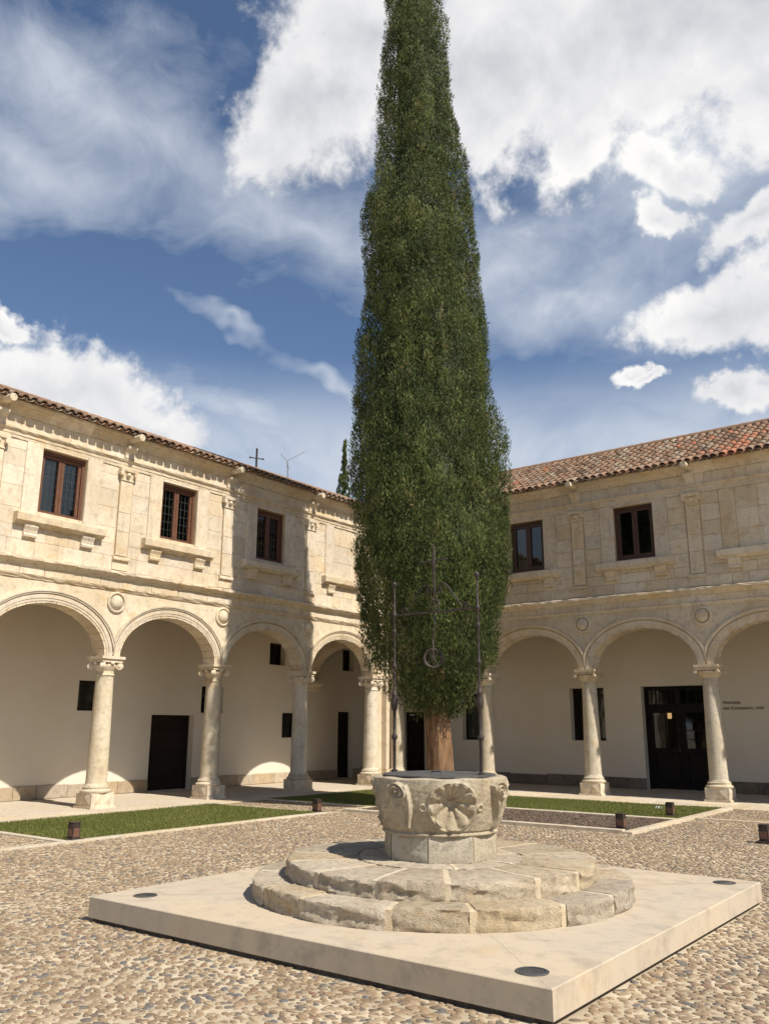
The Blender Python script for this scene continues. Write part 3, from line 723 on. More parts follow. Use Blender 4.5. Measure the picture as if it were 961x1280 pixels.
    while u < U1-.05:
        b = min(u+random.uniform(.8, 1.4), U1)
        MB(fr).prof([(NF-.05, ZCO), (NF+.04, ZCO), (NF+.06, ZCO+.02), (NF+.07, ZCO+.06), (NF+.11, ZCO+.11), (NF+.17, ZCO+.145), (NF+.175, ZCO+.165), (NF+.225, ZCO+.18), (NF+.24, ZCO+.21), (NF+.24, ZCO+.245), (NF-.05, ZCO+.25)], u+.002, b-.002, 8, .006).build('cornice_stone', 'limestone_trim', co); u = b
    for k in range(nb+1):
        u = E+k*BAY
        MB(fr).prof([(NF, 7.56), (NF+.08, 7.555), (NF+.10, 7.58), (NF+.09, 7.63), (NF+.11, 7.70), (NF+.19, 7.78), (NF+.20, 7.835), (NF, 7.835)], u-.12, u+.12).build('console', 'limestone_trim', root)
        mb = MB(); a = Vector(fmap(fr, u, NF+.12, 8.02)); b = Vector(fmap(fr, u, NF+.50, 8.0))
        dr = (b-a).normalized(); mb.tube([a, a+dr*.16, a+dr*.2, b, b+dr*.001, b-dr*.06], .08, 14, True, [.095, .09, .08, .078, .045, .04]); mb.build('water_spout', 'limestone_trim', root)
    # --- roof
    eaveN, eaveZ, ridN, ridZ = NF+.22, ZCO+.262, -2.6, ridge
    sl_len = math.hypot(eaveN-ridN, ridZ-eaveZ); tn, tz = (ridN-eaveN)/sl_len, (ridZ-eaveZ)/sl_len; nn_, nz_ = -tz*-1, 0
    up_n, up_z = tz, -tn                                # normal of the slope in (n, z)
    rb = MB(fr); hip = 2.6
    rb.add([(.0, eaveN, eaveZ), (U1, eaveN, eaveZ), (U1, ridN, ridZ), (ridN, ridN, ridZ), ], [(3, 2, 1, 0)]); rb.add([(ridN, ridN, ridZ), (U1, ridN, ridZ), (U1, ridN-3.2, eaveZ), (ridN-3.2, ridN-3.2, eaveZ)], [(3, 2, 1, 0)])
    rb.add([(U1, eaveN, eaveZ), (U1, ridN, ridZ), (U1, ridN-3.2, eaveZ)], [(0, 1, 2)])
    roof = rb.build('roof', 'mortar', root)
    sp_, L, row = .208, .44, .335; nrow = int(sl_len/row)+1; V, F, T = [], [], []; off = 0; SEG = 6
    def tile(u, s, up, r0_, r1_, lift):
        vs = []
        for (ss, r) in ((s, r0_), (s+L, r1_)):
            for lay in (0, 1):
                for k in range(SEG+1):
                    a = PI*k/SEG; rr = r-lay*.014; x = rr*math.cos(a)
                    h = (rr*math.sin(a)*.8+lift) if up else (-rr*math.sin(a)*.7+r*.62+lift)
                    hh = h+(.016 if ss == s else 0)
                    vs.append((u+x, eaveN+tn*ss+up_n*hh, eaveZ+tz*ss+up_z*hh))
        M_ = SEG+1; fs = []
        for k in range(SEG):
            a, b, c_, e = k, k+1, 2*M_+k+1, 2*M_+k; fs.append((a, b, c_, e)); fs.append((M_+k, 3*M_+k, 3*M_+k+1, M_+k+1)); fs.append((k, M_+k, M_+k+1, k+1))
        return vs, fs
    ncol_ = int((U1-.2)/sp_)
    for i in range(ncol_):
        u = .3+sp_*i; 
        for j in range(nrow):
            s = -.13+row*j
            if s+L > sl_len+.12: continue
            if u < eaveN+tn*s+.05 and u < -(-(eaveN+tn*s)): pass
            uu = u+random.uniform(-.012, .012)
            if uu < (eaveN+tn*(s+.2))-.05: continue
            tone_ = min(1, max(0, random.betavariate(1.5, 1.5)*.9+.08*math.sin(u*1.7)+(.35 if random.random() < .05 else 0)))
            if fr == 'R' and 9.9 < u-s*.55 < 11.2 and random.random() < .45: tone_ = .97
            for up in (True, False):
                ux = uu if up else uu+sp_/2
                vs, fs = tile(ux, s-(0 if up else .03)+random.uniform(-.012, .012), up, .088 if up else .095, .072 if up else .08, .055 if up else .0)
                mb = MB(fr)
                if j == 0 and up:
                    mb.add(vs, fs, False); o = mb.build('roof_tile', 'roof_tile', roof); at = o.data.attributes.new('tone', 'FLOAT', 'POINT'); at.data.foreach_set('value', [tone_]*len(vs))
                else:
                    V += [fmap(fr, *q) for q in vs]; F += [[off+i_ for i_ in (f if fr == 'L' else f[::-1])] for f in fs]; off += len(vs); T += [tone_]*len(vs)
    o = bulk('tile_courses', np.array(V), np.array(F), 'roof_tile', T, roof); o.location = -WL[roof.name]; o['kind'] = 'stuff'
    rm = MB(fr); u = ridN+.1
    while u < U1:
        vs = []; r = .10
        for x in (u, u+.42):
            rr = r+(.012 if x == u else 0)
            for k in range(9): a = PI*k/8; vs.append((x, ridN+rr*math.cos(a), ridZ+.05+rr*math.sin(a)))
        rm.add(vs, [(k, k+1, 10+k, 9+k) for k in range(8)], True); u += .36
    o = rm.build('ridge_tiles', 'roof_tile', roof); at = o.data.attributes.new('tone', 'FLOAT', 'POINT'); at.data.foreach_set('value', rng.uniform(.3, .7, len(o.data.vertices)).astype(np.float32)); o['kind'] = 'stuff'
    # --- gallery: back wall, dado, ceiling; dark room behind the upper windows
    bw = MB(fr); wall_holes(bw, -2.8 if fr == 'L' else -2.8, U1, -.02, 4.93, NB, NB-.35, holes)
    back = bw.build('gallery_wall', 'plaster', root)
    u = -2.75; drs = [(h[0], h[1]) for h in holes if h[2] < .2]
    ivs = []; c0 = -2.74
    for a, b in sorted(drs):
        if a > c0: ivs.append((c0, a))
        c0 = b
    ivs.append((c0, U1))
    for a, b in ivs:
        u = a
        while u < b-.02:
            e = min(u+random.uniform(.55, .95), b)
            if b-e < .25: e = b
            MB(fr).cbox(u+.004, e-.004, NB-.03, NB+.03+random.uniform(0, .008), .0, .30+random.uniform(-.015, .02), .01).build('dado_slab', dado, back); u = e
    cl = MB(fr).box(-3.1, U1, NB-.4, -NF+.02, 4.90, 4.96).build('gallery_ceiling', 'ceiling_wood', root)
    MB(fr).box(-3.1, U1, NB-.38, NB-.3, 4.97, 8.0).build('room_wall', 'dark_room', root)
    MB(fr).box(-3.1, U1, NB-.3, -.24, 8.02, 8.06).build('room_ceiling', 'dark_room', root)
    MB(fr).box(U1-.06, U1-.01, NB-.3, -.24, .0, 8.0).build('end_wall', 'plaster', root)
    ob = MB(fr).box(-3.2, U1, NB-3.4, NB-3.2, 0, 8.0).build('outer_wall', 'plaster', root)
    return root, back, U1
LH = [(5.07, 6.52, 0, 1.95), (7.95, 8.77, 2.02, 2.76), (4.03, 4.85, 2.02, 2.76), (1.50, 2.21, 3.51, 4.2), (.85, 1.58, 1.32, 2.07), (-1.9, -1.28, 3.5, 4.23), (-1.87, -1.08, 0, 2.14), (11.3, 12.1, 2.02, 2.76)]
RH = [(6.97, 8.95, 0, 2.78), (4.79, 5.86, 1.28, 2.78), (1.0, 2.1, 1.26, 2.70), (-1.38, -.5, 0, 2.14), (12.4, 13.5, 1.28, 2.78)]
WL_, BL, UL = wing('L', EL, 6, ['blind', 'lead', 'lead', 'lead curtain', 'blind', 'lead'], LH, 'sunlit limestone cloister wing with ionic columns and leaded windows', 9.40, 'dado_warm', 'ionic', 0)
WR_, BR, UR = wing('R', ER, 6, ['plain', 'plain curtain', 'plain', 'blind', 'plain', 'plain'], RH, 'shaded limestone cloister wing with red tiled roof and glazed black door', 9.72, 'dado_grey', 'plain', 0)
# doors and small windows in the gallery walls
def door(fr, back, a, b, z1, leaves=1, planks=True):
    n0 = NB-.26; fb = MB(fr)
    for q in ((a, a+.08, 0, z1), (b-.08, b, 0, z1), (a+.08, b-.08, z1-.09, z1)): fb.box(q[0], q[1], n0-.05, n0+.05, q[2], q[3])
    dr = fb.build('door', 'wood_dark', back); w = (b-a-.16)/leaves
    for l in range(leaves):
        A = a+.08+w*l; N = max(4, int(w/.16))
        for i in range(N): MB(fr).cbox(A+w*i/N+.003, A+w*(i+1)/N-.003, n0-.03, n0+.01, .01, z1-.095, .006).build('plank', 'wood_dark', dr)
    hb = MB(fr)
    for z in (.35, z1*.5, z1-.35): hb.box(a+.1, b-.1, n0+.011, n0+.02, z-.02, z+.02)
    hb.build('hinge_strap', 'wood_black', dr)
door('L', BL, 5.07, 6.52, 1.95, 2); door('L', BL, -1.87, -1.08, 2.14); door('R', BR, -1.38, -.5, 2.14)
def small_window(fr, back, a, b, z0, z1, mull=True):
    n0 = NB-.25; fb = MB(fr)
    for q in ((a, a+.06, z0, z1), (b-.06, b, z0, z1), (a+.06, b-.06, z1-.06, z1), (a+.06, b-.06, z0, z0+.06)): fb.box(q[0], q[1], n0-.03, n0+.03, q[2], q[3])
    if mull: fb.box((a+b)/2-.03, (a+b)/2+.03, n0-.028, n0+.028, z0+.06, z1-.06)
    w = fb.build('window', 'wood_dark', back)
    MB(fr).box(a+.05, b-.05, n0-.004, n0+.002, z0+.05, z1-.05).build('pane', 'window_glass', w)
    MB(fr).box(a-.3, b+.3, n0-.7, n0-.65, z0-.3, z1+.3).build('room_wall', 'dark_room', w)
for h in LH:
    if h[2] > .2: small_window('L', BL, *h, mull=(h[1]-h[0]) > .9)
for h in RH:
    if h[2] > .2: small_window('R', BR, *h)
# glazed entrance door of the shaded wing
def entrance(a, b, z1):
    fr = 'R'; n0 = NB-.28; fb = MB(fr)
    for q in ((a, a+.10, 0, z1), (b-.10, b, 0, z1), (a+.10, b-.10, z1-.10, z1), (a+.10, b-.10, 2.18, 2.30)): fb.box(q[0], q[1], n0-.05, n0+.05, q[2], q[3])
    dr = fb.build('entrance_door', 'wood_black', BR); N = 8; w = (b-a-.2)/N
    for i in range(N):
        A = a+.10+w*i
        if i: MB(fr).box(A-.014, A+.014, n0-.03, n0+.03, 2.30, z1-.10).build('glazing_bar', 'wood_black', dr)
        MB(fr).box(A+.014, A+w-.014, n0-.004, n0+.002, 2.30, z1-.10).build('pane', 'window_glass', dr)
    mid = (a+b)/2
    for A, B in ((a+.10, mid-.003), (mid+.003, b-.10)):
        lf = MB(fr)
        for q in ((A, A+.11, .02, 2.17), (B-.11, B, .02, 2.17), (A+.11, B-.11, 2.05, 2.17), (A+.11, B-.11, .98, 1.10), (A+.11, B-.11, .02, .2)): lf.box(q[0], q[1], n0-.025, n0+.025, q[2], q[3])
        lf.build('door_leaf', 'wood_black', dr)
        MB(fr).cbox(A+.11, B-.11, n0-.02, n0+.012, .2, .98, .02).build('panel', 'wood_black', dr)
        MB(fr).box(A+.11, B-.11, n0-.003, n0+.003, 1.10, 2.05).build('pane', 'window_glass', dr)
        gb = MB(fr); x = (A+B)/2; gb.box(x-.012, x+.012, n0-.02, n0+.02, 1.10, 2.05)
        if A > mid:
            for z in (1.34, 1.58, 1.82): gb.box(A+.11, B-.11, n0-.018, n0+.018, z-.01, z+.01)
        gb.build('glazing_bar', 'wood_black', dr)
    hd = MB(fr); hd.box(mid-.09, mid-.06, n0+.025, n0+.07, 1.0, 1.16); hd.build('door_handle', 'iron', dr)
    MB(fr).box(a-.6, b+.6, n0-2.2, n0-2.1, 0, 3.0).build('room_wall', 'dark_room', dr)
    lm = MB(); c = Vector(fmap(fr, a+.50, n0-.5, 1.9)); lm.lathe(c, [(.05, 0), (.06, .02), (.06, .16), (.05, .18)], 8); L_ = lm.build('lantern', 'lantern_glow', dr)
    cp = MB(); cp.lathe(c, [(.075, .18), (.02, .26), (.008, .27), (.008, .9)], 8); cp.build('lantern_cap', 'iron', dr)
entrance(6.97, 8.95, 2.78)
# lettering on the plaster beside the entrance
def lettering(txts):
    vs, fs = [], []
    for (s, x, z, size) in txts:
        cu = bpy.data.curves.new('lettering', 'FONT'); cu.body = s; cu.size = size; cu.extrude = .008; cu.space_character = 1.08; cu.resolution_u = 3
        o = bpy.data.objects.new('lettering', cu); COL.objects.link(o); bpy.context.view_layer.update()
        me = bpy.data.meshes.new_from_object(o.evaluated_get(bpy.context.evaluated_depsgraph_get())); k = len(vs)
        vs += [(x+v.co.x, 2.8-.012-v.co.z, z+v.co.y) for v in me.vertices]; fs += [[k+i for i in p.vertices] for p in me.polygons]
        bpy.data.objects.remove(o); bpy.data.meshes.remove(me); bpy.data.curves.remove(cu)
    mb = MB(); mb.add(vs, fs); return mb.build('lettering', 'letter_iron', BR)
lettering([('H', 9.21, 2.265, .118), ('OSTERÍA', 9.30, 2.265, .088), ('DEL', 9.21, 2.12, .086), ('E', 9.405, 2.12, .115), ('STUDIANTE,', 9.475, 2.12, .086), ('1929', 10.02, 2.12, .098)])
# stepped corner pier and the arch that crosses the gallery
cp = MB().poly([(-.25, -.56), (.13, -.56), (.13, -.35), (.31, -.35), (.31, -.14), (.40, -.14), (.40, .25), (-.25, .25)], .44, 3.0).build('corner_pier', 'limestone', WL_)
MB().poly([(-.30, -.62), (.18, -.62), (.18, -.40), (.36, -.40), (.36, -.2), (.46, -.2), (.46, .30), (-.30, .30)], 0, .43).build('pier_base', 'limestone_trim', cp)
MB().poly([(-.28, -.60), (.16, -.60), (.16, -.38), (.34, -.38), (.34, -.17), (.43, -.17), (.43, .28), (-.28, .28)], 3.002, 3.112).build('pier_capital', 'limestone_trim', cp)
MB().poly([(-.25, -.56), (.13, -.56), (.13, -.35), (.31, -.35), (.31, -.14), (.40, -.14), (.40, .25), (-.25, .25)], 3.114, 4.6).build('pier_head', 'limestone', cp)
def cross_arch(parent, fr, uu):
    mb = MB(fr); N = 24; half = 1.22; cn = -1.5; vs = []
    for i in range(N+1):
        th = PI*i/N; vs.append((cn+half*math.cos(th), 3.1+1.0*math.sin(th)))
    for i in range(N):
        a, b = vs[i], vs[i+1]
        for (u, fl) in ((uu-.2, 0), (uu+.2, 1)):
            q = [(u, a[0], a[1]), (u, b[0], b[1]), (u, b[0], 4.89), (u, a[0], 4.89)]; mb.add(q, [(0, 1, 2, 3) if fl else (3, 2, 1, 0)])
        mb.add([(uu-.2, a[0], a[1]), (uu+.2, a[0], a[1]), (uu+.2, b[0], b[1]), (uu-.2, b[0], b[1])], [(0, 1, 2, 3)])
    mb.box(uu-.2, uu+.2, NB+.005, cn-half, 3.1, 4.89)
    ar = mb.build('gallery_arch', 'limestone', parent)
    MB(fr).prof([(NB+.005, 2.78), (NB+.10, 2.82), (NB+.14, 2.92), (NB+.22, 2.96), (NB+.24, 3.0), (NB+.24, 3.095), (NB+.005, 3.095)], uu-.26, uu+.26).build('corbel', 'limestone_trim', ar)
cross_arch(WL_, 'L', .25); cross_arch(WR_, 'R', .22)

# ------------------------------------------------------------------ slab, steps and well
SX0, SX1, SY0, SY1 = SLAB; ZT = .195
plat = MB().tbox(SX0, SX1, SY0, SY1, .025, ZT, .006)
plat = plat.build('stone_platform', 'slab'); tag(plat, 'low square pale concrete platform under the round well steps', 'platform')
MB().box(SX0+.03, SX1-.03, SY0+.03, SY1-.03, -.02, .03).build('shadow_gap', 'bedding', plat)
for k, (x, y) in enumerate(((SX0, SY0), (SX1, SY0), (SX1, SY1), (SX0, SY1))):
    a = Vector((WC[0], WC[1], 0)); b = Vector((x, y, 0)); dr_ = (b-a).normalized(); pq = Vector((-dr_.y, dr_.x, 0))*.004; p0 = a+dr_*1.66; p1 = b-dr_*.02
    MB().add([(*(p0-pq).xy, ZT+.0012), (*(p1-pq).xy, ZT+.0012), (*(p1+pq).xy, ZT+.0012), (*(p0+pq).xy, ZT+.0012)], [(0, 1, 2, 3)]).build('joint', 'step_mortar', plat)
for (x, y, lb_) in ((9.58, -16.05, 'round dark uplight in the platform corner facing the sunlit lawn'), (13.43, -16.12, 'round dark uplight in the platform corner farthest from both arcades'), (13.43, -12.2, 'round dark uplight in the platform corner facing the glazed door')):
    t_ = thing('ground_uplight', (x, y, ZT), lb_, 'light', 'uplights in the platform corners')
    MB().lathe((x, y, ZT), [(.105, .0005), (.105, .005), (.09, .008), (.085, .005)], 32, True, False).build('ring', 'lamp_ring', t_)
    MB().lathe((x, y, ZT), [(.0005, .0035), (.086, .0035)], 32, True, False).build('lens', 'lamp_glass', t_)
steps = thing('well_steps', (WC[0], WC[1], ZT), 'two worn round stone steps carrying the well', 'steps')
def ring_core(name, r, z0, z1, m):
    return MB().lathe((WC[0], WC[1], 0), [(r, z0), (r, z1-.008), (r-.01, z1)], 64, True, True).build(name, m, steps)
def wedge_stones(parent, ri, ro, z0, z1, nst, seed, gap=.03):
    R = random.Random(seed); cuts = [2*PI*(k+R.uniform(-.16, .16))/nst for k in range(nst)]; cuts.append(cuts[0]+2*PI)
    for a in cuts[:-1]:
        jm = MB(); c_, s_ = math.cos(a), math.sin(a); w_ = gap*.62; q = []
        for (r, z) in ((ri, z0), (ro-.012, z0), (ro-.012, z1-.012), (ro-.03, z1-.003), (ri, z1-.003)):
            for e in (-1, 1): q.append((WC[0]+r*c_-e*w_*s_*R.uniform(.8, 1.2), WC[1]+r*s_+e*w_*c_*R.uniform(.8, 1.2), z))
        jm.add(q, [(2, 3, 5, 4), (4, 5, 7, 6), (6, 7, 9, 8), (0, 2, 4, 6, 8), (9, 7, 5, 3, 1)])
        jm.build('mortar_joint', 'step_mortar', parent)
    for a0, a1 in zip(cuts[:-1], cuts[1:]):
        ga = gap/ro/2; a0, a1 = a0+ga, a1-ga; nn = 22; nr = 4; nzv = 5
        dz = R.uniform(-.008, .008); dr = R.uniform(-.012, .012); ph = R.uniform(0, 9)
        V_ = []; idx = {}
        # rounded block: the outline runs up the riser and in across the top
        prof = [(ro+dr, z0), (ro+dr+.004, z0+(z1-z0)*.15), (ro+dr, z0+(z1-z0)*.3), (ro+dr-.003, z0+(z1-z0)*.45), (ro+dr+.003, z0+(z1-z0)*.6), (ro+dr, z0+(z1-z0)*.75), (ro+dr-.003, z1-.016), (ro+dr-.010, z1-.004), (ro+dr-.03, z1), (ro-(ro-ri)*.4, z1+.002), (ri+.02, z1), (ri, z1-.012)]
        for i in range(nn):
            a = a0+(a1-a0)*i/(nn-1); e = min(i, nn-1-i); inset = .006 if e == 0 else 0
            for j, (r, z) in enumerate(prof):
                w = .006*math.sin(9*a+ph+j)+.005*math.sin(23*a+2*ph+j*1.7)+R.uniform(-.007, .007)
                r_ = r+(w if j < 8 else 0)-(inset*1.6 if j < 9 else 0); z_ = z+(dz if j > 5 else 0)+(R.uniform(-.0035, .0035) if j > 5 else 0)-(inset*.8 if j > 5 else 0)
                V_.append((WC[0]+r_*math.cos(a), WC[1]+r_*math.sin(a), z_))
        K = len(prof); F_ = [(i*K+j, (i+1)*K+j, (i+1)*K+j+1, i*K+j+1) for i in range(nn-1) for j in range(K-1)]
        F_ += [tuple(range(K)), tuple((nn-1)*K+j for j in range(K-1, -1, -1))]
        MB().add(V_, F_, True).build('step_stone', 'step_stone', parent, sharp=50)
c0 = ring_core('step_bed', 1.655, ZT-.002, .336, 'step_mortar'); wedge_stones(c0, 1.30, 1.70, ZT+.001, .350, 15, 3, .045)
c1 = ring_core('step_bed', 1.365, .330, .480, 'step_mortar'); wedge_stones(c1, .78, 1.41, .345, .494, 14, 8, .045); wedge_stones(c1, .30, .755, .47, .496, 8, 5)
# ---- the carved well head
wx, wy = WC
well = thing('well', (wx, wy, .49), 'carved grey stone well with scallop shells and scrolls under an iron frame', 'well')
ped = MB().poly([(wx+.522*math.cos(2*PI*k/8+.39), wy+.522*math.sin(2*PI*k/8+.39)) for k in range(8)], .48, .715).build('pedestal', 'step_mortar', well)
for k in range(8):
    a0, a1 = 2*PI*(k+.015)/8+.39, 2*PI*(k+.985)/8+.39; vs = []; R = random.Random(k+40); NN, KK = 8, 7
    for i in range(NN):
        s = i/(NN-1); p0 = Vector((math.cos(a0), math.sin(a0)))*.535; p1 = Vector((math.cos(a1), math.sin(a1)))*.535; q = p0.lerp(p1, s)
        for j in range(KK):
            z = .495+.222*j/(KK-1); edge = i in (0, NN-1) or j in (0, KK-1); sc = 1+(-.016 if edge else R.uniform(-.008, .016))
            vs.append((wx+q.x*sc, wy+q.y*sc, z))
    MB().add(vs, [(i*KK+j, (i+1)*KK+j, (i+1)*KK+j+1, i*KK+j+1) for i in range(NN-1) for j in range(KK-1)], True).build('pedestal_stone', 'old_stone', ped, sharp=60)
NTH, NZ = 900, 110; z0, z1 = .708, 1.195
th = np.linspace(0, 2*PI, NTH, endpoint=False); zz = np.linspace(0, 1, NZ); TH, ZN = np.meshgrid(th, zz); ZW = z0+(z1-z0)*ZN
Rb = .515+.112*np.sin(np.clip(ZN*1.05, 0, 1)*PI/2)**1.15
Rb = np.where(ZN < .07, .505+.03*np.sqrt(np.clip(1-((ZN-.035)/.035)**2, 0, 1)), Rb)
Rb = np.where((ZN > .07) & (ZN < .1), .517, Rb)
disp = np.zeros_like(Rb); sm = lambda x, a, b: np.clip((x-a)/(b-a), 0, 1)**2*(3-2*np.clip((x-a)/(b-a), 0, 1))
for k in range(4):
    ts = -PI/4+k*PI/2; dth = (TH-ts+PI) % (2*PI)-PI; p = dth*.6; q = ZW-.965; rho = np.hypot(p, q)
    inside = rho < .195
    lip = .020*np.exp(-((rho-.212)/.014)**2)
    q0 = .045; ph = np.arctan2(p, -(q-q0)); rr = np.hypot(p, q-q0); fan = np.abs(ph) < 1.95
    ribs = .022*np.abs(np.cos(ph*5.2))*sm(rr, .02, .09)
    bowl = -.085*(1-(rho/.198)**2)-.045*np.exp(-(rr/.07)**2)
    scal = .013*np.cos(ph*10.4)*np.exp(-((rho-.192)/.018)**2)
    upper = np.where(~fan & inside, .022*np.abs(np.cos(ph*6.5)), 0)
    disp += np.where(inside, bowl+np.where(fan, ribs, upper), 0)+lip+scal*(rho < .222)
    for e in (-1, 1):                             # small knots and bars beside each shell
        pp, qq = p-e*.265, ZW-.955; r_ = np.hypot(pp, qq); disp += .016*np.exp(-((r_-.026)/.011)**2)+.01*np.exp(-(np.hypot(pp, qq+.07)/.022)**2)
    tv = k*PI/2; dth = (TH-tv+PI) % (2*PI)-PI; p = dth*.61
    wdt = .035+.060*sm(ZW, .76, 1.12); p = p-.05*np.sin((1.1-ZW)*7.); body = sm(wdt-np.abs(p), 0, .012)*sm(ZW, .76, .79)*sm(1.16-ZW, 0, .02)
    disp += .044*body-.02*body*np.exp(-(p/.012)**2)*sm(1.02-ZW, 0, .05)+.012*body*np.exp(-((np.abs(p)-wdt+.014)/.008)**2)
    pc, qc = p, ZW-1.095; r_ = np.hypot(pc, qc); an = np.arctan2(qc, pc)
    sp_ = np.cos(an-r_*2*PI/.034); sc = sm(.085-r_, 0, .012)
    disp = np.where(sc > .01, disp*(1-sc)+sc*(.055+.016*sp_), disp); disp += .014*np.exp(-(r_/.014)**2)
wn = .003*np.sin(TH*3+1)+sum(.0022/(1+k*.5)*np.sin(TH*round(5+k*6.7)+ZW*(9+k*13)*(-1)**k+k*2.1)*np.sin(TH*round(3+k*4.1)-ZW*(21+k*9)+k) for k in range(7))+rng.normal(0, .0009, TH.shape)
Rr = Rb+disp*sm(ZN, .09, .13)*sm(1-ZN, .0, .03)+wn
V = np.stack([wx+Rr*np.cos(TH), wy+Rr*np.sin(TH), ZW+.004*np.sin(TH*9)*ZN], -1).reshape(-1, 3)
rim = []
for (r_, z_) in ((.61, 1.203), (.56, 1.205), (.50, 1.203), (.49, 1.19), (.48, .9)):
    rr = r_+.004*np.sin(th*13); rim.append(np.stack([wx+rr*np.cos(th), wy+rr*np.sin(th), np.full(NTH, z_)+.004*np.sin(th*9)], -1))
V = np.concatenate([V]+rim); rows = NZ+5
I, J = np.meshgrid(np.arange(rows-1), np.arange(NTH), indexing='ij'); J2 = (J+1) % NTH
F = np.stack([I*NTH+J, I*NTH+J2, (I+1)*NTH+J2, (I+1)*NTH+J], -1).reshape(-1, 4)
bulk('bowl', V, F, 'well_stone', None, well, True, (wx, wy, .708))
lid = MB().lathe((wx, wy, 0), [(.46, 1.19), (.53, 1.208), (.53, 1.222), (.50, 1.226), (.0005, 1.232)], 48).build('lid', 'iron_lid', well)
lb = MB()
lb.tube([(wx+.12, wy-.3, 1.235), (wx+.12, wy-.3, 1.26), (wx+.2, wy-.27, 1.26), (wx+.2, wy-.27, 1.235)], .008, 6); lb.build('lid_bar', 'iron_lid', lid)
# iron frame over the well
fr_ = link('iron_frame', None, well, (wx, wy, 1.2)); xm = 11.45; y_ = -14.21
for x in (10.955, 11.95):
    mb = MB(); pts = [(.011, 1.20), (.03, 1.215), (.034, 1.235), (.014, 1.25), (.016, 1.52), (.03, 1.545), (.03, 1.565), (.016, 1.585), (.017, 1.80), (.028, 1.82), (.034, 1.86), (.036, 1.90), (.024, 1.945), (.032, 1.965), (.020, 1.99), (.012, 2.02), (.011, 2.21), (.024, 2.235), (.024, 2.255), (.011, 2.28), (.011, 2.56), (.022, 2.58), (.022, 2.60), (.011, 2.62), (.012, 2.73), (.024, 2.745), (.024, 2.775), (.012, 2.79), (.009, 3.03), (.009, 3.05), (.022, 3.065), (.026, 3.082), (.022, 3.10), (.004, 3.115)]
    mb.lathe((x, y_, 0), pts, 12); mb.build('post', 'iron', fr_)
MB().tube([(10.90, y_, 2.757), (10.955, y_, 2.758), (11.45, y_, 2.76), (11.97, y_, 2.762)], .010, 8).build('crossbar', 'iron', fr_)
def spiral(cx, cz, r, turns, a0, sgn):
    return [(cx+r*(1-.75*i/40)*math.cos(a0+sgn*turns*2*PI*i/40), y_, cz+r*(1-.75*i/40)*math.sin(a0+sgn*turns*2*PI*i/40)) for i in range(41)]
for e in (-1, 1):
    mb = MB()
    top = [(xm+e*.05, y_, 2.97), (xm+e*.07, y_, 3.02), (xm+e*.11, y_, 3.045), (xm+e*.15, y_, 3.02)]
    mb.tube(top+[(xm+e*.33, y_, 2.79)], .008, 6); mb.tube(spiral(xm+e*.055, 2.965, .042, 1.3, PI/2, -e), .007, 6); mb.tube(spiral(xm+e*.375, 2.80, .035, 1.2, PI if e > 0 else 0, -e), .007, 6)
    mb.tube([(xm+e*.012, y_, 2.87), (xm+e*.03, y_, 2.89), (xm+e*.05, y_, 2.87), (xm+e*.055, y_, 2.765)], .006, 6); mb.build('scroll_brace', 'iron', fr_)
mb = MB(); mb.lathe((xm, y_, 0), [(.009, 2.74), (.010, 2.95), (.015, 2.97), (.013, 3.08), (.017, 3.22), (.02, 3.27), (.014, 3.30), (.015, 3.36), (.002, 3.47)], 10); mb.build('finial', 'iron', fr_)
mb = MB(); mb.tube([(xm-.14, y_, 3.275), (xm+.15, y_, 3.285)], .008, 6)
for e in (-1, 1): mb.ball((xm+e*.15, y_, 3.28), .015)
mb.build('cross_arm', 'iron', fr_)
pu = thing('well_pulley', (xm, y_, 2.2), 'iron pulley wheel hanging by a hook from the well crossbar', 'pulley'); mb = MB()
pc = Vector((xm-.02, y_, 2.305)); axd = Vector((.55, -.8, .1)).normalized(); e1 = axd.orthogonal().normalized(); e2 = axd.cross(e1)
R_ = .088
mb.tube([pc+(e1*math.cos(a)+e2*math.sin(a))*R_ for a in np.linspace(0, 2*PI, 33)], .013, 8, False)
for k in range(4):
    a = k*PI/2; mb.tube([pc, pc+(e1*math.cos(a)+e2*math.sin(a))*R_], .007, 6)
mb.tube([pc-axd*.03, pc+axd*.03], .018, 10); mb.build('wheel', 'iron', pu)
mb = MB()
for e in (-1, 1): mb.tube([pc+axd*.03*e, pc+axd*.034*e+Vector((0, 0, .12)), pc+axd*.012*e+Vector((0, 0, .17))], .008, 6)
mb.build('fork', 'iron', pu)
mb = MB(); mb.tube([pc+Vector((0, 0, .165)), pc+Vector((.01, 0, .24)), (xm, y_, 2.60), (xm+.018, y_, 2.64), (xm, y_, 2.67), (xm-.005, y_, 2.75)], .008, 8); mb.build('hook', 'iron', pu)

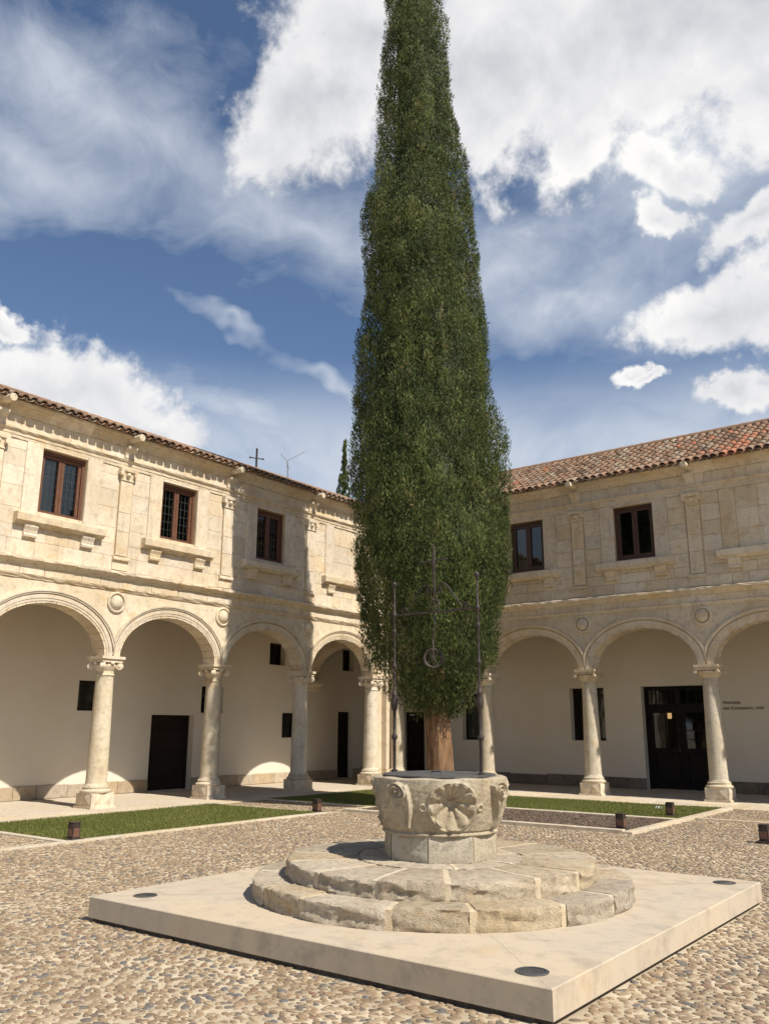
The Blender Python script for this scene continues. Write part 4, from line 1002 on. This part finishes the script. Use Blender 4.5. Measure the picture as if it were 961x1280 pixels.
# ------------------------------------------------------------------ bollards and litter
for (x, y, lb_) in ((4.30, -13.30, 'low dark bollard light with a reddish panel at the lawn corner beside the cross path'), (4.28, -7.84, 'low dark bollard light by the shaded path at the end of the sunlit lawn'), (10.18, -6.85, 'low dark bollard light standing in the bark mulch bed'),
                  (10.06, -4.15, 'low dark bollard light standing on the lawn strip by the white scrap'), (12.52, -7.12, 'low dark bollard light on its own slab amid the pebble paving')):
    t_ = thing('bollard_light', (x, y, 0), lb_, 'bollard', 'bollard lights round the lawns')
    MB().tbox(x-.11, x+.11, y-.11, y+.11, -.01, .022, .005).build('base_plate', 'iron', t_)
    MB().tbox(x-.065, x+.065, y-.065, y+.065, .022, .245, .006).build('body', 'bollard_metal', t_)
    MB().box(x-.05, x+.05, y-.069, y-.064, .06, .16).build('light_panel', 'bollard_panel', t_)
    MB().box(x+.064, x+.069, y-.05, y+.05, .05, .17).build('light_panel', 'bollard_panel', t_)
    MB().tbox(x-.069, x+.069, y-.069, y+.069, .2455, .256, .004).build('cap', 'bollard_metal', t_)
mb = MB(); R = random.Random(4); vs = []
for i in range(6):
    for j in range(5): vs.append((9.52+(i-2.5)*.022+R.uniform(-.012, .012), -3.27+(j-2)*.02+R.uniform(-.01, .01), .035+.05*abs(math.sin(i*1.1+j*.9))+R.uniform(0, .02)))
mb.add(vs, [(i*5+j, (i+1)*5+j, (i+1)*5+j+1, i*5+j+1) for i in range(5) for j in range(4)]); o = mb.build('paper_scrap', 'paper'); tag(o, 'small white crumpled scrap lying on the lawn by a bollard', 'litter')

# ------------------------------------------------------------------ cypresses
RV = Vector((.83267, .55376, 0))
PROF = [(2.0, -.1, .75), (2.44, -.14, 1.2), (2.93, -.15, 1.32), (3.44, -.15, 1.43), (4.12, -.17, 1.55), (4.82, -.17, 1.68), (5.88, -.2, 1.72), (6.98, -.24, 1.72), (7.73, -.24, 1.7), (8.88, -.28, 1.56), (10.06, -.25, 1.49), (10.87, -.3, 1.38), (12.12, -.37, 1.33), (13.19, -.47, 1.36), (13.79, -.45, 1.26), (14.27, -.36, 1.1), (15.61, -.36, .99), (17.01, -.41, .91), (18.44, -.46, .85), (19.93, -.52, .75), (21.6, -.56, .55), (23., -.58, .3), (23.8, -.6, .05)]
PROF = [(1.65+(z-1.65)*1.045, o_*1.045, r*1.045) for z, o_, r in PROF]
def cypress(name, base, prof, label, nclump, per, size, seed, trunk_r, leaf=.07, cr=(.12, .26)):
    g = np.random.default_rng(seed); root = thing(name, base, label, 'tree'); B = np.array(base)
    pz = np.array([p[0] for p in prof])*size; po = np.array([p[1] for p in prof])*size; pr_ = np.array([p[2] for p in prof])*size
    # trunk with flutes
    mb = MB(); NS, NR = 48, 26; vs = []; top = pz[0]+3.2*size
    for i in range(NR):
        z = top*i/(NR-1); ax = np.interp(z, pz, po)*min(1, z/(pz[0]+.01))
        r = trunk_r*(1-.12*z/pz[0]) if z < pz[0] else trunk_r*.88*(1-.6*(z-pz[0])/(top-pz[0]))
        r *= 1+.35*math.exp(-z/.22)
        for k in range(NS):
            a = 2*PI*k/NS; f = 1+.05*math.sin(5*a+.5*z)+.035*math.sin(11*a-1.1*z+1)+.02*math.sin(23*a+2*z)
            vs.append((base[0]+RV.x*ax+r*f*math.cos(a), base[1]+RV.y*ax+r*f*math.sin(a), z))
    mb.add(vs, [(i*NS+k, i*NS+(k+1) % NS, (i+1)*NS+(k+1) % NS, (i+1)*NS+k) for i in range(NR-1) for k in range(NS)], True); mb.build('trunk', 'bark', root, sharp=180)
    # inner mass that closes the crown; the shade inside is put into its dark tone
    NS, NR = 40, 60; zs_ = np.linspace(pz[0]+.55*size, pz[-1]-.3*size, NR); vs = []
    for i, z in enumerate(zs_):
        R0 = max(.02, np.interp(z, pz, pr_)-.46*size)*min(1, .15+i*.12); ax = np.interp(z, pz, po)
        for k in range(NS):
            a = 2*PI*k/NS; r = R0*(1+.05*math.sin(7*a+z*2)+.05*math.sin(4*a-z*3.1)); vs.append((base[0]+RV.x*ax+r*math.cos(a), base[1]+RV.y*ax+r*math.sin(a), z))
    V = [np.array(vs)]; q = np.array([(i*NS+k, i*NS+(k+1) % NS, (i+1)*NS+(k+1) % NS, (i+1)*NS+k) for i in range(NR-1) for k in range(NS)]); core_f = np.concatenate([q[:, [0, 1, 2]], q[:, [0, 2, 3]]])
    # clumps on the surface
    zc = []; w = np.interp(np.linspace(pz[0], pz[-1], 400), pz, pr_)+.05; cdf = np.cumsum(w)/w.sum(); zc = np.interp(g.uniform(0, 1, nclump), cdf, np.linspace(pz[0], pz[-1], 400))
    ac = g.uniform(0, 2*PI, nclump); rc = g.uniform(*cr, nclump)*size*np.clip(np.interp(zc, pz, pr_)/(.9*size), .45, 1)
    low = zc < pz[0]+.9*size
    inset = rc*g.uniform(.75, 1.15, nclump)+np.where(g.uniform(0, 1, nclump) < .35, g.uniform(.1, .3, nclump), 0)*size; Rc = np.maximum(np.interp(zc, pz, pr_)-inset, .02); Rc = np.where(low, Rc*np.sqrt(g.uniform(.15, 1, nclump)), Rc)
    bulge = .07*size*np.sin(3*ac+zc*.9)+.05*size*np.sin(5*ac-zc*1.7)
    Rc = np.maximum(Rc+bulge*(Rc > .3), .02)
    nl = max(60, nclump//11); lz = np.interp(g.uniform(0, 1, nl), cdf, np.linspace(pz[0], pz[-1], 400)); la = g.uniform(0, 2*PI, nl); lr = np.interp(lz, pz, pr_)
    da = (ac[:, None]-la[None]+PI) % (2*PI)-PI; dist = np.sqrt((da*np.minimum(lr, np.interp(zc, pz, pr_)[:, None]))**2+((zc[:, None]-lz[None])*.55)**2); near = dist.min(1); li = dist.argmin(1)
    lobe = .15*size*(1-(near/(.30*size))**2); ltone = g.normal(0, .10, nl)
    Rc = np.maximum(Rc+np.clip(lobe, -.16*size, .15*size)*(~low)*np.clip(Rc, 0, 1)-.11*size, .02)
    axc = np.interp(zc, pz, po); cx_ = B[0]+RV.x*axc+Rc*np.cos(ac); cy_ = B[1]+RV.y*axc+Rc*np.sin(ac)
    tc = np.clip(g.normal(.46, .17, nclump)+ltone[li], .05, .9); tc = np.where(g.uniform(0, 1, nclump) < .035, .97, tc)
    # sprays
    n = nclump*per; ci = np.repeat(np.arange(nclump), per)
    # directions on the clump: outward and upward
    out = np.stack([np.cos(ac), np.sin(ac), np.zeros(nclump)], 1)[ci]
    dv = g.normal(0, 1, (n, 3)); dv /= np.linalg.norm(dv, axis=1)[:, None]; dv += out*.55+np.array([0, 0, .12]); dv /= np.linalg.norm(dv, axis=1)[:, None]
    rad = rc[ci]*g.uniform(.62, 1.04, n); stretch = np.array([1, 1, 1.7])
    pos = np.stack([cx_, cy_, zc], 1)[ci]+dv*rad[:, None]*stretch
    ld = dv*.55+np.array([0, 0, .95])+g.normal(0, .30, (n, 3)); ld /= np.linalg.norm(ld, axis=1)[:, None]
    sd = np.cross(ld, dv*1.0+out*.5+g.normal(0, .35, (n, 3))); sd /= np.linalg.norm(sd, axis=1)[:, None]
    td = np.cross(ld, sd)
    ln = leaf*size*g.uniform(.6, 1.35, n)*np.where(g.uniform(0, 1, n) < .03, 1.6, 1.); wd = ln*g.uniform(.12, .19, n)
    L_ = ln[:, None]; W_ = wd[:, None]
    # two crossed kites per spray
    P0 = pos-ld*L_*.25; P3 = pos+ld*L_*.75
    vv = np.stack([P0, pos+sd*W_+ld*L_*.12, P3, pos-sd*W_+ld*L_*.2, P0, pos+td*W_*.45+ld*L_*.18, P3+sd*W_*.6, pos-td*W_*.45-sd*W_*.5+ld*L_*.1], 1)
    f = np.array([[0, 1, 2], [0, 2, 3], [4, 5, 6], [4, 6, 7]])[None]+(np.arange(n)*8)[:, None, None]
    tone = np.clip(tc[ci]+g.normal(0, .10, n), 0, 1)
    tone = np.where(tc[ci] > .95, np.clip(.9+g.normal(0, .1, n), 0, 1), np.minimum(tone, .92))
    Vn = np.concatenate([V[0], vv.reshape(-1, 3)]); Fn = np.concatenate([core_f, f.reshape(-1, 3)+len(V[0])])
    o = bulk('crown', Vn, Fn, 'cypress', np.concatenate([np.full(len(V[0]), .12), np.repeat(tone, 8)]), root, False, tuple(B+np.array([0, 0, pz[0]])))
    o['kind'] = 'stuff'
    return root
cypress('cypress_tree', (5.79, -5.59, 0), PROF, 'towering dense green cypress in the mulch bed behind the well', 9000, 40, 1., 5, .285, .068, (.10, .23))
cypress('cypress_tree', (-9., 8.55, 0), [(z*14.4/23.8, 0, r*.5) for z, o_, r in PROF], 'distant slender cypress rising behind the sunlit wing roof', 1300, 44, 1., 9, .16, .10, (.09, .2))

# ------------------------------------------------------------------ cross and aerial on the roof
cr = thing('iron_cross', (-2.6, -3.30, 9.42), 'small dark iron cross on the ridge of the sunlit wing', 'cross'); q = Vector((-2.6, -3.30, 9.42))
dx = Vector((.45, .89, 0))
mb = MB(); mb.box(q.x-.022, q.x+.022, q.y-.022, q.y+.022, q.z, q.z+.72); mb.ball(q+Vector((0, 0, .74)), .035); mb.build('upright', 'iron', cr)
mb = MB(); mb.tube([q+Vector((0, 0, .44))-dx*.24, q+Vector((0, 0, .44))-dx*.2, q+Vector((0, 0, .44))-dx*.18, q+Vector((0, 0, .44))+dx*.18, q+Vector((0, 0, .44))+dx*.2, q+Vector((0, 0, .44))+dx*.24], .02, 6, True, [.028, .034, .02, .02, .034, .028])
mb.build('arm', 'iron', cr)
an = thing('tv_aerial', (-2.6, -1.86, 9.42), 'thin metal television aerial on a mast above the roof ridge', 'aerial'); q = Vector((-2.6, -1.86, 9.42))
MB().tube([q, q+Vector((.0, -.06, .72))], .016, 6).build('mast', 'antenna_metal', an)
bd = Vector((.25, .85, .62)).normalized(); b0 = q+Vector((0, -.06, .70)); mb = MB(); mb.tube([b0-bd*.12, b0+bd*.75], .011, 6); mb.build('boom', 'antenna_metal', an); side = bd.cross(Vector((0, 0, 1))).normalized()
for k in range(7):
    c = b0+bd*(.05+.11*k); MB().tube([c-side*(.2-.012*k), c+side*(.2-.012*k)], .006, 5).build('element', 'antenna_metal', an)
for e in (-1, 1):
    upv = bd.cross(side).normalized(); MB().tube([b0, b0-bd*.08+upv*.2*e, b0-bd*.08+upv*.3*e], .008, 5).build('reflector', 'antenna_metal', an)
